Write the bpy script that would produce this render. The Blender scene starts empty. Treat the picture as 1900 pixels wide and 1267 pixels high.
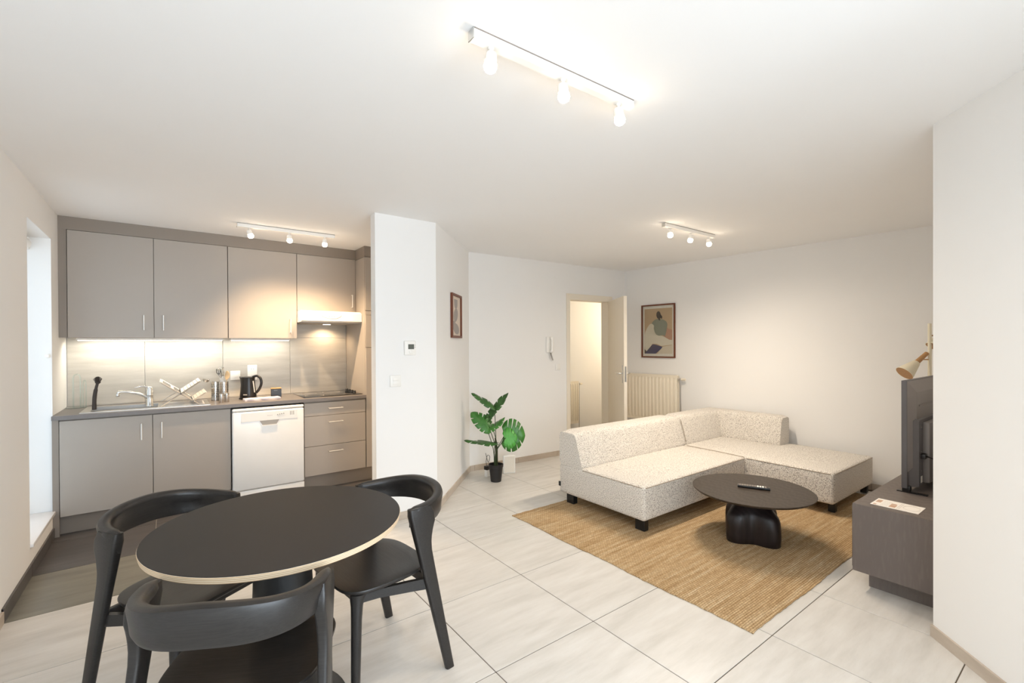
import bpy, bmesh, math, random
from mathutils import Vector, Matrix
from math import radians as RAD, sin, cos, pi
random.seed(7)
SC = bpy.context.scene
COL = SC.collection

# ------------------------------------------------------------------ camera
cam_d = bpy.data.cameras.new('camera'); cam = bpy.data.objects.new('camera', cam_d); COL.objects.link(cam)
cam_d.sensor_width = 36.0; cam_d.sensor_fit = 'HORIZONTAL'
cam_d.lens = 855.25 / 1900 * 36
cam_d.shift_x = -(951.82 - 950) / 1900
cam_d.shift_y = (644.63 - 633.5) / 1900
cam_d.clip_start = 0.05; cam_d.clip_end = 200
_yaw, _pit, _rol = 0.6429481, -0.00513836, -0.00507508
_f = Vector((sin(_yaw) * cos(_pit), cos(_yaw) * cos(_pit), sin(_pit)))
_r = Vector((cos(_yaw), -sin(_yaw), 0)); _u = _r.cross(_f)
_r2 = _r * cos(_rol) + _u * sin(_rol); _u2 = -_r * sin(_rol) + _u * cos(_rol)
M = Matrix((_r2, _u2, -_f)).transposed().to_4x4(); M.translation = Vector((0, 0, 1.40756))
cam.matrix_world = M
SC.camera = cam

# ------------------------------------------------------------------ world, daylight, exposure
SC.view_settings.view_transform = 'Standard'; SC.view_settings.look = 'None'
SC.view_settings.gamma = 1.0; SC.view_settings.use_curve_mapping = False
SC.view_settings.exposure = 0.25
SC.cycles.use_denoising = True
SC.cycles.max_bounces = 10; SC.cycles.diffuse_bounces = 6; SC.cycles.glossy_bounces = 4
SC.cycles.transparent_max_bounces = 12; SC.cycles.sample_clamp_indirect = 6.0
W = bpy.data.worlds.new('overcast_sky'); SC.world = W; W.use_nodes = True
bg = W.node_tree.nodes['Background']; bg.inputs[0].default_value = (0.80, 0.90, 1.0, 1); bg.inputs[1].default_value = 1.6

def area(name, loc, rot, sx, sy, power, col):
    l = bpy.data.lights.new(name, 'AREA'); l.shape = 'RECTANGLE'; l.size = sx; l.size_y = sy; l.energy = power; l.color = col
    o = bpy.data.objects.new(name, l); COL.objects.link(o); o.location = loc; o.rotation_euler = rot
    return o
# daylight entering by the terrace windows behind the camera and by the narrow kitchen window
DAY = (0.79, 0.89, 1.0)
area('terrace_daylight', (0.42, -3.16, 1.15), (RAD(74), 0, 0), 1.9, 2.0, 80, DAY)
area('added_side_fill', (1.61, -2.0, 1.2), (RAD(84), 0, RAD(48)), 1.5, 1.9, 70, DAY)  # fill light added out of view to brighten the left wall and ceiling
area('kitchen_window_daylight', (-0.93, 4.42, 1.2), (0, RAD(-90), 0), 1.9, 0.6, 1.3, (0.78, 0.88, 1.0))

# ------------------------------------------------------------------ helpers
def lin(h):
    h = h.lstrip('#'); v = [int(h[i:i + 2], 16) / 255 for i in (0, 2, 4)]
    return tuple(c / 12.92 if c <= 0.04045 else ((c + 0.055) / 1.055) ** 2.4 for c in v) + (1,)
MATS = {}
def base_mat(name):
    m = bpy.data.materials.new(name); m.use_nodes = True; MATS[name] = m
    nt = m.node_tree; return m, nt, nt.nodes, nt.links, nt.nodes['Principled BSDF']
def N(nodes, typ, **kw):
    n = nodes.new(typ)
    for k, v in kw.items(): setattr(n, k, v)
    return n
def mixcol(nodes, links, fac, a, b):
    mx = N(nodes, 'ShaderNodeMix', data_type='RGBA')
    for sock, v in ((mx.inputs[0], fac), (mx.inputs[6], a), (mx.inputs[7], b)):
        if hasattr(v, 'is_linked'): links.new(v, sock)
        else: sock.default_value = v
    return mx.outputs[2]
def coords(nodes, links, scale=(1, 1, 1), rnd=False, kind='Object', rot=(0, 0, 0)):
    tc = N(nodes, 'ShaderNodeTexCoord'); mp = N(nodes, 'ShaderNodeMapping')
    mp.inputs['Scale'].default_value = scale; mp.inputs['Rotation'].default_value = rot
    links.new(tc.outputs[kind], mp.inputs[0])
    if rnd:
        oi = N(nodes, 'ShaderNodeObjectInfo'); ml = N(nodes, 'ShaderNodeVectorMath', operation='SCALE')
        ml.inputs[0].default_value = (37, 53, 19); links.new(oi.outputs['Random'], ml.inputs['Scale'])
        links.new(ml.outputs[0], mp.inputs['Location'])
    return mp.outputs[0]
def noise(nodes, links, vec, scale, detail=3, rough=.55):
    n = N(nodes, 'ShaderNodeTexNoise'); n.inputs['Scale'].default_value = scale
    n.inputs['Detail'].default_value = detail; n.inputs['Roughness'].default_value = rough
    links.new(vec, n.inputs['Vector']); return n.outputs['Fac']
def ramp(nodes, links, fac, stops):
    r = N(nodes, 'ShaderNodeValToRGB'); e = r.color_ramp.elements
    while len(e) < len(stops): e.new(0.5)
    for el, (p, c) in zip(e, stops): el.position = p; el.color = c
    links.new(fac, r.inputs[0]); return r.outputs[0]
def bump(nodes, links, h, bsdf, strength, dist=.002):
    b = N(nodes, 'ShaderNodeBump'); b.inputs['Strength'].default_value = strength; b.inputs['Distance'].default_value = dist
    links.new(h, b.inputs['Height']); links.new(b.outputs[0], bsdf.inputs['Normal'])
def sh(c, k): return tuple(min(1, x * k) for x in c[:3]) + (1,)

def P(name, hexc, rough=.5, metal=0., var=.05, scale=12, bmp=0, bscale=120, stretch=(1, 1, 1), coat=0, spec=.5, emit=None, estr=0):
    if name in MATS: return MATS[name]
    m, nt, nd, lk, b = base_mat(name); c = lin(hexc)
    v = coords(nd, lk, stretch); f = noise(nd, lk, v, scale)
    lk.new(mixcol(nd, lk, f, sh(c, 1 - var), sh(c, 1 + var)), b.inputs['Base Color'])
    b.inputs['Roughness'].default_value = rough; b.inputs['Metallic'].default_value = metal
    b.inputs['Coat Weight'].default_value = coat; b.inputs['Specular IOR Level'].default_value = spec
    if bmp: bump(nd, lk, noise(nd, lk, v, bscale, 4), b, bmp)
    if emit:
        b.inputs['Emission Color'].default_value = lin(emit); b.inputs['Emission Strength'].default_value = estr
    return m

P('wall_paint', 'F0EFED', .85, var=.01, scale=3, bmp=.04, bscale=300)
P('ceiling_paint', 'F4F4F4', .9, var=.01, scale=3)
P('grout', '5F5347', .9, var=.1)
P('grout_dark', '9A958E', .9, var=.1)
P('lacquer', 'A79F96', .42, var=.015, scale=4)
P('lacquer_dark', '8C8278', .5, var=.03, scale=5)
P('worktop', '75706E', .38, var=.08, scale=60)
P('white_enamel', 'F2F1EE', .25, var=.01)
P('white_plastic', 'F3F1EC', .35, var=.01)
P('warm_white_paint', 'EFE6D6', .4, var=.01)
P('cream_radiator', 'EDE4D2', .4, var=.01)
P('steel', 'D5D5D3', .22, 1, var=.03, stretch=(1, 1, 8), scale=30)
P('brushed_steel', 'C9C6C2', .32, 1, var=.06, stretch=(1, 12, 1), scale=40)
P('handle_metal', 'DCDAD6', .35, .5, var=.02)
P('dark_gap', '16120F', .9)
P('black_plastic', '1B1A1A', .32, var=.1)
P('black_metal', '141414', .45, var=.1)
P('black_glass', '0C0C0D', .06, var=.1, coat=.5)
P('tv_shell', '857F7C', .45, var=.06, bmp=.08, bscale=500)
P('tv_dark', '605D5E', .5, var=.06)
P('laminate_black', '2E2B2A', .5, var=.03, scale=30, spec=.25)
P('frame_wood', '6E3B24', .45, var=.2, stretch=(4, 4, 40), scale=6)
P('lamp_wood', 'B5895A', .5, var=.15, stretch=(20, 20, 3), scale=6)
P('lamp_cream', 'E9E0C8', .45, var=.02)
P('paper', 'F4EEE6', .7, var=.01)
P('pot_black', '1C1A1A', .55, var=.1)
P('soil', '2A211B', .95, var=.4, scale=90, bmp=1, bscale=90)
P('stem', '33431F', .5, var=.2)
P('trunk', '3B2E1E', .8, var=.3, scale=60)
P('cloth', 'E9DEE0', .95, var=.06, scale=80, bmp=.5, bscale=400)
P('wood_lid', 'C09A68', .5, var=.15, stretch=(3, 30, 3), scale=6)
P('wooden_spoon', 'D9BC93', .55, var=.1, stretch=(3, 3, 30))
P('lcd', '5E625C', .25, var=.03)
P('grey_print', 'A6A29E', .7, var=.05)
P('white_marble', 'EDEBEA', .25, var=.04, scale=6)
P('bulb', 'FFF1DC', .4, emit='FFE9CC', estr=30)
P('led', 'FFF6E6', .4, emit='FFF1DA', estr=7)
P('added_hall_bulb', 'FFE3B8', .4, emit='FFDCA6', estr=8)

def m_glass(name, tint, gloss):
    m, nt, nd, lk, b = base_mat(name); nd.remove(b)
    t = N(nd, 'ShaderNodeBsdfTransparent'); g = N(nd, 'ShaderNodeBsdfGlossy'); mx = N(nd, 'ShaderNodeMixShader'); lw = N(nd, 'ShaderNodeLayerWeight')
    lw.inputs[0].default_value = .35
    t.inputs[0].default_value = tint; g.inputs['Roughness'].default_value = .03
    mt = N(nd, 'ShaderNodeMath', operation='MULTIPLY_ADD'); lk.new(lw.outputs['Facing'], mt.inputs[0]); mt.inputs[1].default_value = gloss; mt.inputs[2].default_value = .05
    lk.new(mt.outputs[0], mx.inputs[0]); lk.new(t.outputs[0], mx.inputs[1]); lk.new(g.outputs[0], mx.inputs[2])
    lk.new(mx.outputs[0], nd['Material Output'].inputs[0])
m_glass('pane_glass', (.96, .98, .98, 1), .25)
m_glass('clear_glass', (.90, .96, .95, 1), .7)

def m_tile(name, a, b_, c_, rough, st):
    m, nt, nd, lk, b = base_mat(name)
    v = coords(nd, lk, st, True, rot=(0, 0, RAD(18))); f1 = noise(nd, lk, v, 2.2, 6, .62)
    v2 = coords(nd, lk, tuple(x * 4 for x in st), True, rot=(0, 0, RAD(18))); f2 = noise(nd, lk, v2, 6, 5, .7)
    c1 = ramp(nd, lk, f1, [(.30, lin(a)), (.52, lin(b_)), (.72, lin(c_))])
    dark = ramp(nd, lk, f2, [(.60, (0, 0, 0, 1)), (.78, (1, 1, 1, 1))])
    mm = N(nd, 'ShaderNodeMath', operation='MULTIPLY'); lk.new(dark, mm.inputs[0]); mm.inputs[1].default_value = .35
    lk.new(mixcol(nd, lk, mm.outputs[0], c1, sh(lin(a), .8)), b.inputs['Base Color'])
    b.inputs['Roughness'].default_value = rough
    bump(nd, lk, f2, b, .05)
m_tile('tile_light', 'C6C2BB', 'D2CEC8', 'DAD7D2', .36, (1.2, 7, 1))
m_tile('tile_dark', '4C4847', '55514F', '5E5A58', .33, (1.2, 6, 1))
m_tile('tile_olive', '6E6A60', '7B776B', '858174', .33, (1.2, 6, 1))
m_tile('tile_wall', 'B0ABA2', 'BBB6AD', 'C4C0B8', .45, (1.2, 1, 9))
m_tile('tile_base', 'B3A596', 'BFB2A3', 'CABEB0', .45, (1.2, 7, 5))

def m_boucle():
    m, nt, nd, lk, b = base_mat('boucle')
    v = coords(nd, lk); vo = N(nd, 'ShaderNodeTexVoronoi'); vo.inputs['Scale'].default_value = 170; lk.new(v, vo.inputs['Vector'])
    n1 = noise(nd, lk, v, 160, 2, .6); n2 = noise(nd, lk, v, 60, 2)
    c1 = ramp(nd, lk, n1, [(.35, lin('7A736C')), (.44, lin('D2CAC0')), (.56, lin('E9E4DB'))])
    r2 = ramp(nd, lk, vo.outputs['Distance'], [(.0, lin('BFB7AD')), (.35, lin('FFFFFF'))])
    mx = N(nd, 'ShaderNodeMix', data_type='RGBA', blend_type='MULTIPLY'); mx.inputs[0].default_value = .55
    lk.new(c1, mx.inputs[6]); lk.new(r2, mx.inputs[7]); lk.new(mx.outputs[2], b.inputs['Base Color'])
    b.inputs['Roughness'].default_value = .95; b.inputs['Sheen Weight'].default_value = .3; b.inputs['Specular IOR Level'].default_value = .2
    bump(nd, lk, vo.outputs['Distance'], b, .6, .004)
m_boucle()
def m_rug():
    m, nt, nd, lk, b = base_mat('jute')
    v = coords(nd, lk); br = N(nd, 'ShaderNodeTexBrick'); br.offset = .5
    br.inputs['Scale'].default_value = 1; br.inputs['Brick Width'].default_value = .022; br.inputs['Row Height'].default_value = .0125
    br.inputs['Mortar Size'].default_value = .0016; br.inputs['Mortar Smooth'].default_value = .8
    br.inputs['Color1'].default_value = (1, 1, 1, 1); br.inputs['Color2'].default_value = (.80, .78, .75, 1); br.inputs['Mortar'].default_value = (.42, .36, .30, 1)
    wob = N(nd, 'ShaderNodeVectorMath', operation='ADD'); nz = N(nd, 'ShaderNodeTexNoise'); nz.inputs['Scale'].default_value = 14; lk.new(v, nz.inputs['Vector'])
    sc = N(nd, 'ShaderNodeVectorMath', operation='SCALE'); sc.inputs['Scale'].default_value = .008; lk.new(nz.outputs['Color'], sc.inputs[0]); lk.new(v, wob.inputs[0]); lk.new(sc.outputs[0], wob.inputs[1]); lk.new(wob.outputs[0], br.inputs['Vector'])
    f = noise(nd, lk, coords(nd, lk, (1.1, 22, 1)), 1.8, 5, .65); f2 = noise(nd, lk, v, 160, 3, .7)
    c1 = ramp(nd, lk, f, [(.28, lin('B29268')), (.5, lin('CDB189')), (.74, lin('E2D0B0'))])
    c2 = ramp(nd, lk, f2, [(.30, lin('A08868')), (.55, lin('FFFFFF'))])
    mx = N(nd, 'ShaderNodeMix', data_type='RGBA', blend_type='MULTIPLY'); mx.inputs[0].default_value = .5; lk.new(c1, mx.inputs[6]); lk.new(c2, mx.inputs[7])
    m2 = N(nd, 'ShaderNodeMix', data_type='RGBA', blend_type='MULTIPLY'); m2.inputs[0].default_value = .9; lk.new(mx.outputs[2], m2.inputs[6]); lk.new(br.outputs['Color'], m2.inputs[7])
    lk.new(m2.outputs[2], b.inputs['Base Color']); b.inputs['Roughness'].default_value = .95; b.inputs['Specular IOR Level'].default_value = .15
    inv = N(nd, 'ShaderNodeMath', operation='SUBTRACT'); inv.inputs[0].default_value = 1; lk.new(br.outputs['Fac'], inv.inputs[1])
    bump(nd, lk, inv.outputs[0], b, .7, .004)
m_rug()
def m_wood(name, a, b_, rough, stretch, bmp=.2, coat=.0, scale=7):
    m, nt, nd, lk, b = base_mat(name); v = coords(nd, lk, stretch)
    w = N(nd, 'ShaderNodeTexWave', wave_type='BANDS', bands_direction='X'); w.inputs['Scale'].default_value = scale; w.inputs['Distortion'].default_value = 7
    w.inputs['Detail'].default_value = 3; w.inputs['Detail Scale'].default_value = 1.5; lk.new(v, w.inputs['Vector'])
    f = noise(nd, lk, coords(nd, lk, tuple(x * 8 for x in stretch)), 6, 4, .7)
    ml = N(nd, 'ShaderNodeMath', operation='MULTIPLY'); lk.new(w.outputs['Fac'], ml.inputs[0]); lk.new(f, ml.inputs[1])
    lk.new(ramp(nd, lk, ml.outputs[0], [(.05, lin(a)), (.6, lin(b_))]), b.inputs['Base Color'])
    b.inputs['Roughness'].default_value = rough; b.inputs['Coat Weight'].default_value = coat; b.inputs['Specular IOR Level'].default_value = .3
    bump(nd, lk, ml.outputs[0], b, bmp, .001)
def m_black():
    m, nt, nd, lk, b = base_mat('black_oak'); f = noise(nd, lk, coords(nd, lk, (5, 70, 140)), 2, 5, .7); g = noise(nd, lk, coords(nd, lk, (2, 9, 12)), 2, 3)
    lk.new(ramp(nd, lk, f, [(.35, lin('1A1817')), (.7, lin('2C2927'))]), b.inputs['Base Color']); b.inputs['Roughness'].default_value = .36
    bump(nd, lk, f, b, .25, .0008)
m_black()
m_wood('console_oak', '6C635E', '736A64', .5, (1, 6, 1), .15, 0, 5)
m_wood('table_oak', '33291F', '3F342B', .55, (1, 6, 1), .12, .1, 5)
m_wood('base_oak', '1F1919', '2A2222', .35, (3, 3, .8), .1, .1, 4)
def m_ply():
    m, nt, nd, lk, b = base_mat('birch_ply'); v = coords(nd, lk)
    w = N(nd, 'ShaderNodeTexWave', wave_type='BANDS', bands_direction='Z'); w.inputs['Scale'].default_value = 55; w.inputs['Distortion'].default_value = .6; lk.new(v, w.inputs['Vector'])
    lk.new(ramp(nd, lk, w.outputs['Fac'], [(.2, lin('C4A47C')), (.6, lin('E6D6BC'))]), b.inputs['Base Color']); b.inputs['Roughness'].default_value = .5
m_ply()
def m_leaf(name, a, b_):
    m, nt, nd, lk, b = base_mat(name); v = coords(nd, lk)
    lk.new(ramp(nd, lk, noise(nd, lk, v, 9, 3), [(.3, lin(a)), (.7, lin(b_))]), b.inputs['Base Color']); b.inputs['Roughness'].default_value = .38
    b.inputs['Subsurface Weight'].default_value = 0
m_leaf('leaf_dark', '2B5523', '3B6B2C'); m_leaf('leaf_mid', '36702C', '4B8A38'); m_leaf('leaf_light', '4A9A3E', '5DAE4C')

# ---- geometry
def put(bm, tmp):
    me = bpy.data.meshes.new('t'); tmp.to_mesh(me); tmp.free(); bm.from_mesh(me); bpy.data.meshes.remove(me)
def box(bm, x0, x1, y0, y1, z0, z1, bev=0, seg=2):
    t = bmesh.new(); bmesh.ops.create_cube(t, size=1)
    for v in t.verts: v.co = Vector(((x0 + x1) / 2 + v.co.x * (x1 - x0), (y0 + y1) / 2 + v.co.y * (y1 - y0), (z0 + z1) / 2 + v.co.z * (z1 - z0)))
    if bev: bmesh.ops.bevel(t, geom=t.edges[:], offset=bev, segments=seg, profile=.5, affect='EDGES', clamp_overlap=True)
    put(bm, t)
def ring_loft(bm, secs, cap=True, closed=False):
    rows = [[bm.verts.new(p) for p in s] for s in secs]; n = len(rows[0])
    pairs = list(zip(rows, rows[1:])) + ([(rows[-1], rows[0])] if closed else [])
    for a, b in pairs:
        for i in range(n):
            try: bm.faces.new((a[i], a[(i + 1) % n], b[(i + 1) % n], b[i]))
            except ValueError: pass
    if cap and not closed:
        bm.faces.new(rows[0][::-1]); bm.faces.new(rows[-1])
def lathe(bm, prof, c=(0, 0, 0), seg=24, M=None):
    secs = []
    for r, z in prof:
        s = [Vector((max(r, 1e-4) * cos(2 * pi * i / seg), max(r, 1e-4) * sin(2 * pi * i / seg), z)) for i in range(seg)]
        secs.append([(M @ p if M else p) + Vector(c) for p in s])
    ring_loft(bm, secs)
def tube(bm, pts, r, seg=8, closed=False):
    pts = [Vector(p) for p in pts]; n = len(pts); secs = []; up = None
    for i, p in enumerate(pts):
        a = pts[(i - 1) % n] if (closed or i) else p; b = pts[(i + 1) % n] if (closed or i < n - 1) else p
        t = (b - a).normalized()
        if up is None: up = Vector((0, 0, 1)) if abs(t.z) < .9 else Vector((1, 0, 0))
        s = t.cross(up).normalized(); up = s.cross(t).normalized()
        rr = r[i] if isinstance(r, (list, tuple)) else r
        secs.append([p + (s * cos(2 * pi * k / seg) + up * sin(2 * pi * k / seg)) * rr for k in range(seg)])
    ring_loft(bm, secs, closed=closed)
def prism(bm, poly, z0, z1):
    ring_loft(bm, [[Vector((x, y, z0)) for x, y in poly], [Vector((x, y, z1)) for x, y in poly]])
def smoothpts(pts, sub=6):
    P_ = [Vector(p) for p in pts]; P_ = [P_[0] * 2 - P_[1]] + P_ + [P_[-1] * 2 - P_[-2]]; out = []
    for i in range(1, len(P_) - 2):
        a, b, c, d = P_[i - 1:i + 3]
        for k in range(sub):
            t = k / sub
            out.append(.5 * ((2 * b) + (c - a) * t + (2 * a - 5 * b + 4 * c - d) * t * t + (3 * b - a - 3 * c + d) * t ** 3))
    return out + [P_[-2]]
def obj(name, bm, mat, parent=None, smooth=None, loc=None, rot=None):
    bmesh.ops.recalc_face_normals(bm, faces=bm.faces[:])
    me = bpy.data.meshes.new(name); bm.to_mesh(me); bm.free()
    me.materials.append(MATS[mat])
    if smooth:
        me.polygons.foreach_set('use_smooth', [True] * len(me.polygons)); me.set_sharp_from_angle(angle=RAD(smooth))
    o = bpy.data.objects.new(name, me); COL.objects.link(o)
    if parent: o.parent = parent
    if loc: o.location = loc
    if rot: o.rotation_euler = rot
    return o
def B(): return bmesh.new()
def bobj(name, mat, parent, dims, bev=0, smooth=None, seg=2):
    bm = B(); box(bm, *dims, bev=bev, seg=seg); return obj(name, bm, mat, parent, smooth or (40 if bev else None))
def tag(o, label, cat, group=None):
    o['label'] = label; o['category'] = cat
    if group: o['group'] = group
    return o
def thing(name, label, cat, loc=(0, 0, 0), rz=0, group=None):
    o = bpy.data.objects.new(name, None); COL.objects.link(o); o.empty_display_size = .1
    o.location = loc; o.rotation_euler = (0, 0, rz); return tag(o, label, cat, group)
def struct(o): o['kind'] = 'structure'; return o
def copy_tree(o, parent=None):
    c = o.copy(); COL.objects.link(c)
    if parent: c.parent = parent
    for ch in list(o.children): copy_tree(ch, c)
    return c
def spot(name, parent, loc, target, power, col, size=100, blend=.8, rad=.02):
    l = bpy.data.lights.new(name, 'SPOT'); l.energy = power; l.color = col; l.spot_size = RAD(size); l.spot_blend = blend; l.shadow_soft_size = rad
    o = bpy.data.objects.new(name, l); COL.objects.link(o); o.parent = parent; o.location = loc
    d = Vector(target) - Vector(loc); o.rotation_euler = d.to_track_quat('-Z', 'Y').to_euler(); return o

# ------------------------------------------------------------------ the room
ZC = 2.449; XL = -.688; YK = 5.40
G0X, G0Y, GT = 1.7247, 1.030, .6025
YD = G0Y + 4 * GT            # light tiles end, dark kitchen tiles begin
floor = struct(bobj('floor', 'grout', None, (-1.0, 7.2, -3.5, 5.8, -.12, -.0025)))
struct(bobj('floor_kitchen_bed', 'grout_dark', None, (XL, 1.95, YD, YK, -.01, -.0022)))
def tile_mesh(mat):
    bm = B(); s = (GT - .0042) / 2; box(bm, -s, s, -s, s, -.009, 0, .0012, 1)
    o = obj('tile', bm, mat, floor); return o
tl = tile_mesh('tile_light'); td = tile_mesh('tile_dark'); tm = tile_mesh('tile_olive'); used = [False, False, False]
for i in range(-5, 9):
    for j in range(-8, 8):
        cx, cy = G0X + (i + .5) * GT, G0Y + (j + .5) * GT
        if cx < XL - .3 or cx > 5.6 or cy < -3.4 or cy > 5.5: continue
        dark = j >= 4 and cx < 1.35
        if j >= 4 and not dark and cx < 2.0 and cy > 4.0: dark = True
        if (cx - cy > 2.95 and cy < .5) or (cx > 2.3 and cy < -.5): continue
        k = (2 if j == 4 else 1) if dark else 0; src = (tl, td, tm)[k]
        if used[k]: o = src.copy(); COL.objects.link(o)
        else: o = src; used[k] = True
        o.location = (cx, cy, 0)
struct(bobj('ceiling', 'ceiling_paint', None, (-1.0, 7.2, -3.5, 5.8, ZC, ZC + .1)))

def wall(name, p0, p1, th, holes=(), mat='wall_paint', z1=ZC):
    d = Vector((p1[0] - p0[0], p1[1] - p0[1], 0)); L = d.length; bm = B()
    xs = 0
    for s0, s1, za, zb in sorted(holes):
        if s0 > xs: box(bm, xs, s0, 0, th, 0, z1)
        if za > 0: box(bm, s0, s1, 0, th, 0, za)
        if zb < z1: box(bm, s0, s1, 0, th, zb, z1)
        xs = s1
    if xs < L: box(bm, xs, L, 0, th, 0, z1)
    o = struct(obj(name, bm, mat)); o.location = (p0[0], p0[1], 0); o.rotation_euler = (0, 0, math.atan2(d.y, d.x)); o['len'] = L
    return o
A0, A1 = (1.83, 3.53), (2.69, 4.41)          # diagonal wall
D0, D1 = (2.69, 4.41), (5.22, 4.30)          # wall with the hall door
R0, R1 = (5.22, 4.30), (5.47, .45)           # wall behind the sofa
F0, F1 = (2.932, .56), (1.65, -.722)        # wall beside the camera
NW0, NW1 = 4.06, 4.79                        # kitchen window niche
w_left = wall('wall_left', (XL, -3.4), (XL, 5.5), .27, [(NW0 + 3.4, NW1 + 3.4, .172, 2.212)])
w_kit = wall('wall_kitchen', (XL - .2, YK + .012), (2.4, YK + .012), .1)
w_kr = wall('wall_kitchen_right', (2.32, 5.5), (2.32, 4.30), .1)
bm = B(); box(bm, 1.302, 1.83, 3.53, 3.625, 0, ZC); struct(obj('wall_partition', bm, 'wall_paint'))
w_diag = wall('wall_diagonal', A0, A1, .09)
w_door = wall('wall_door', D0, D1, .13, [(1.44, 2.24, 0, 2.03)])
w_right = wall('wall_right', R0, R1, .12)
w_tv = wall('wall_television', (5.5, .56), (F0[0], .56), .05)
w_fg = wall('wall_foreground', F0, F1, .14)
w_back = wall('wall_back', (F1[0], -3.2), (XL, -3.2), .2, [(.12, 1.12, .02, 2.2), (1.18, 2.18, .02, 2.2)])
w_side = wall('wall_terrace_side', (F1[0], F1[1] + .05), (F1[0], -3.3), .1, [(.50, 2.10, .20, 2.2)])
wall('wall_hall_far', (3.3, 5.6), (7.1, 5.6), .1)
wall('wall_hall_left', (3.4, 4.5), (3.4, 5.7), .1)
wall('wall_hall_right', (7.0, 5.7), (7.0, 4.3), .1)
bm = B(); box(bm, 5.3, 7.1, 4.24, 4.36, 0, ZC); struct(obj('wall_hall_near', bm, 'wall_paint'))

# baseboards made of cut tiles
def baseboard(name, w, s0, s1, h=.062, th=.011, mat='tile_base', step=GT, off=0.):
    bk = B(); box(bk, s0, s1, -.006, .001, 0, h - .002); o = struct(obj(name, bk, 'grout')); o.location = w.location; o.rotation_euler = w.rotation_euler
    x = s0 - off
    while x < s1 - 1e-3:
        a, b = max(x, s0), min(x + step - .003, s1)
        if b - a > .01:
            bm = B(); box(bm, a, b, -th, 0, 0, h, .001, 1); obj('tile', bm, mat, o)
        x += step
    return o
baseboard('baseboard_diagonal', w_diag, .0, w_diag['len'] - .004, off=.35)
baseboard('baseboard_door', w_door, .006, 1.36, off=.55)
baseboard('baseboard_right', w_right, .02, w_right['len'] - .1, off=.2)
baseboard('baseboard_foreground', w_fg, -.004, w_fg['len'] - .02, h=.056, off=.1)
baseboard('baseboard_left_living', w_left, .2, YD + 3.4 - .002, off=.1)
baseboard('baseboard_left_kitchen', w_left, YD + 3.4, 4.8 + 3.4, h=.075, mat='tile_dark')
bk = B(); box(bk, 1.302, 1.83, 3.519, 3.53, 0, .062, .001, 1); struct(obj('baseboard_partition', bk, 'tile_base'))
bk = B(); box(bk, 1.30, 1.302, 3.53, 3.625, 0, .062); struct(obj('baseboard_partition_end', bk, 'tile_base'))

# kitchen window in its niche
def window(name, parentless_loc, rz, w, h, handle=True):
    o = bpy.data.objects.new(name, None); COL.objects.link(o); o.location = parentless_loc; o.rotation_euler = (0, 0, rz); struct(o)
    bm = B()
    for a in ((0, w, 0, .06), (0, w, h - .06, h), (0, .06, .06, h - .06), (w - .06, w, .06, h - .06)): box(bm, a[0], a[1], 0, .055, a[2], a[3], .004, 1)
    obj('window_frame', bm, 'white_plastic', o, 40)
    bm = B(); box(bm, .055, w - .055, .024, .03, .055, h - .055); obj('pane', bm, 'pane_glass', o)
    if handle:
        bm = B(); box(bm, w - .045, w - .02, -.012, 0, h / 2 - .04, h / 2 + .04, .004); box(bm, w - .041, w - .024, -.045, -.028, h / 2 - .11, h / 2 + .012, .005); box(bm, w - .039, w - .026, -.04, -.01, h / 2 - .008, h / 2 + .008)
        obj('handle', bm, 'white_plastic', o, 40)
    return o
window('window_1', (XL - .255, NW0, .172), RAD(90), NW1 - NW0, 2.04)
window('window_2', (F1[0] - .12, -3.30, .02), RAD(180), 1.0, 2.18)
window('window_3', (F1[0] - 1.18, -3.30, .02), RAD(180), 1.0, 2.18)
window('added_side_window', (F1[0] + .03, F1[1] + .05 - .50, .20), RAD(-90), 1.6, 2.0)  # unseen window added in the side wall to go with the fill light
sill = struct(bobj('trim_1', 'white_marble', None, (XL - .25, XL + .016, NW0 + .001, NW1 - .001, .172, .196), .003))
bl = thing('roller_blind', 'white rolled-up blind at the top of the kitchen window niche', 'blind', (XL - .13, 0, 2.12))
bm = B(); tube(bm, [(0, NW0 + .03, .04), (0, NW1 - .03, .04)], .035, 16); obj('roll', bm, 'white_plastic', bl, 40)
for ya in (NW0, NW1 - .028): bobj('bracket', 'white_plastic', bl, (-.02, .02, ya, ya + .028, .0, .09), .006)
hk = thing('blind_cleat', 'small white round cleat on the window reveal', 'cleat', (XL - .022, NW1, 1.345))
bm = B(); lathe(bm, [(.016, 0), (.016, .012), (.009, .014), (.009, .024), (.013, .026), (.012, .034), (.002, .036)], seg=16, M=Matrix.Rotation(RAD(90), 3, 'X')); obj('knob', bm, 'white_plastic', hk, 40)

# hall door
fr = bpy.data.objects.new('door_1', None); COL.objects.link(fr); struct(fr); fr.location = (D0[0], D0[1], 0); fr.rotation_euler = (0, 0, w_door.rotation_euler.z)
bm = B()
for s0, s1, za, zb in ((1.428, 1.485, 0, 2.072), (2.205, 2.262, 0, 2.072), (1.485, 2.205, 1.995, 2.072)):
    box(bm, s0, s1, -.014, .0, za, zb, .002, 1)
for s0, s1, za, zb in ((1.44, 1.485, 0, 2.03), (2.205, 2.24, 0, 2.03), (1.485, 2.205, 1.995, 2.03)):
    box(bm, s0, s1, -.0, .145, za, zb)
obj('door_frame', bm, 'warm_white_paint', fr, 40)
hinge = Vector((4.905, 4.315, 0)); free = Vector((4.475, 3.682, 0)); dd = free - hinge
leaf = bpy.data.objects.new('door_2', None); COL.objects.link(leaf); struct(leaf); leaf.location = hinge; leaf.rotation_euler = (0, 0, math.atan2(dd.y, dd.x))
LW = dd.length
bobj('door_leaf', 'warm_white_paint', leaf, (0.0, LW, -.02, .02, .008, 2.002), .002, seg=1)
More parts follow.
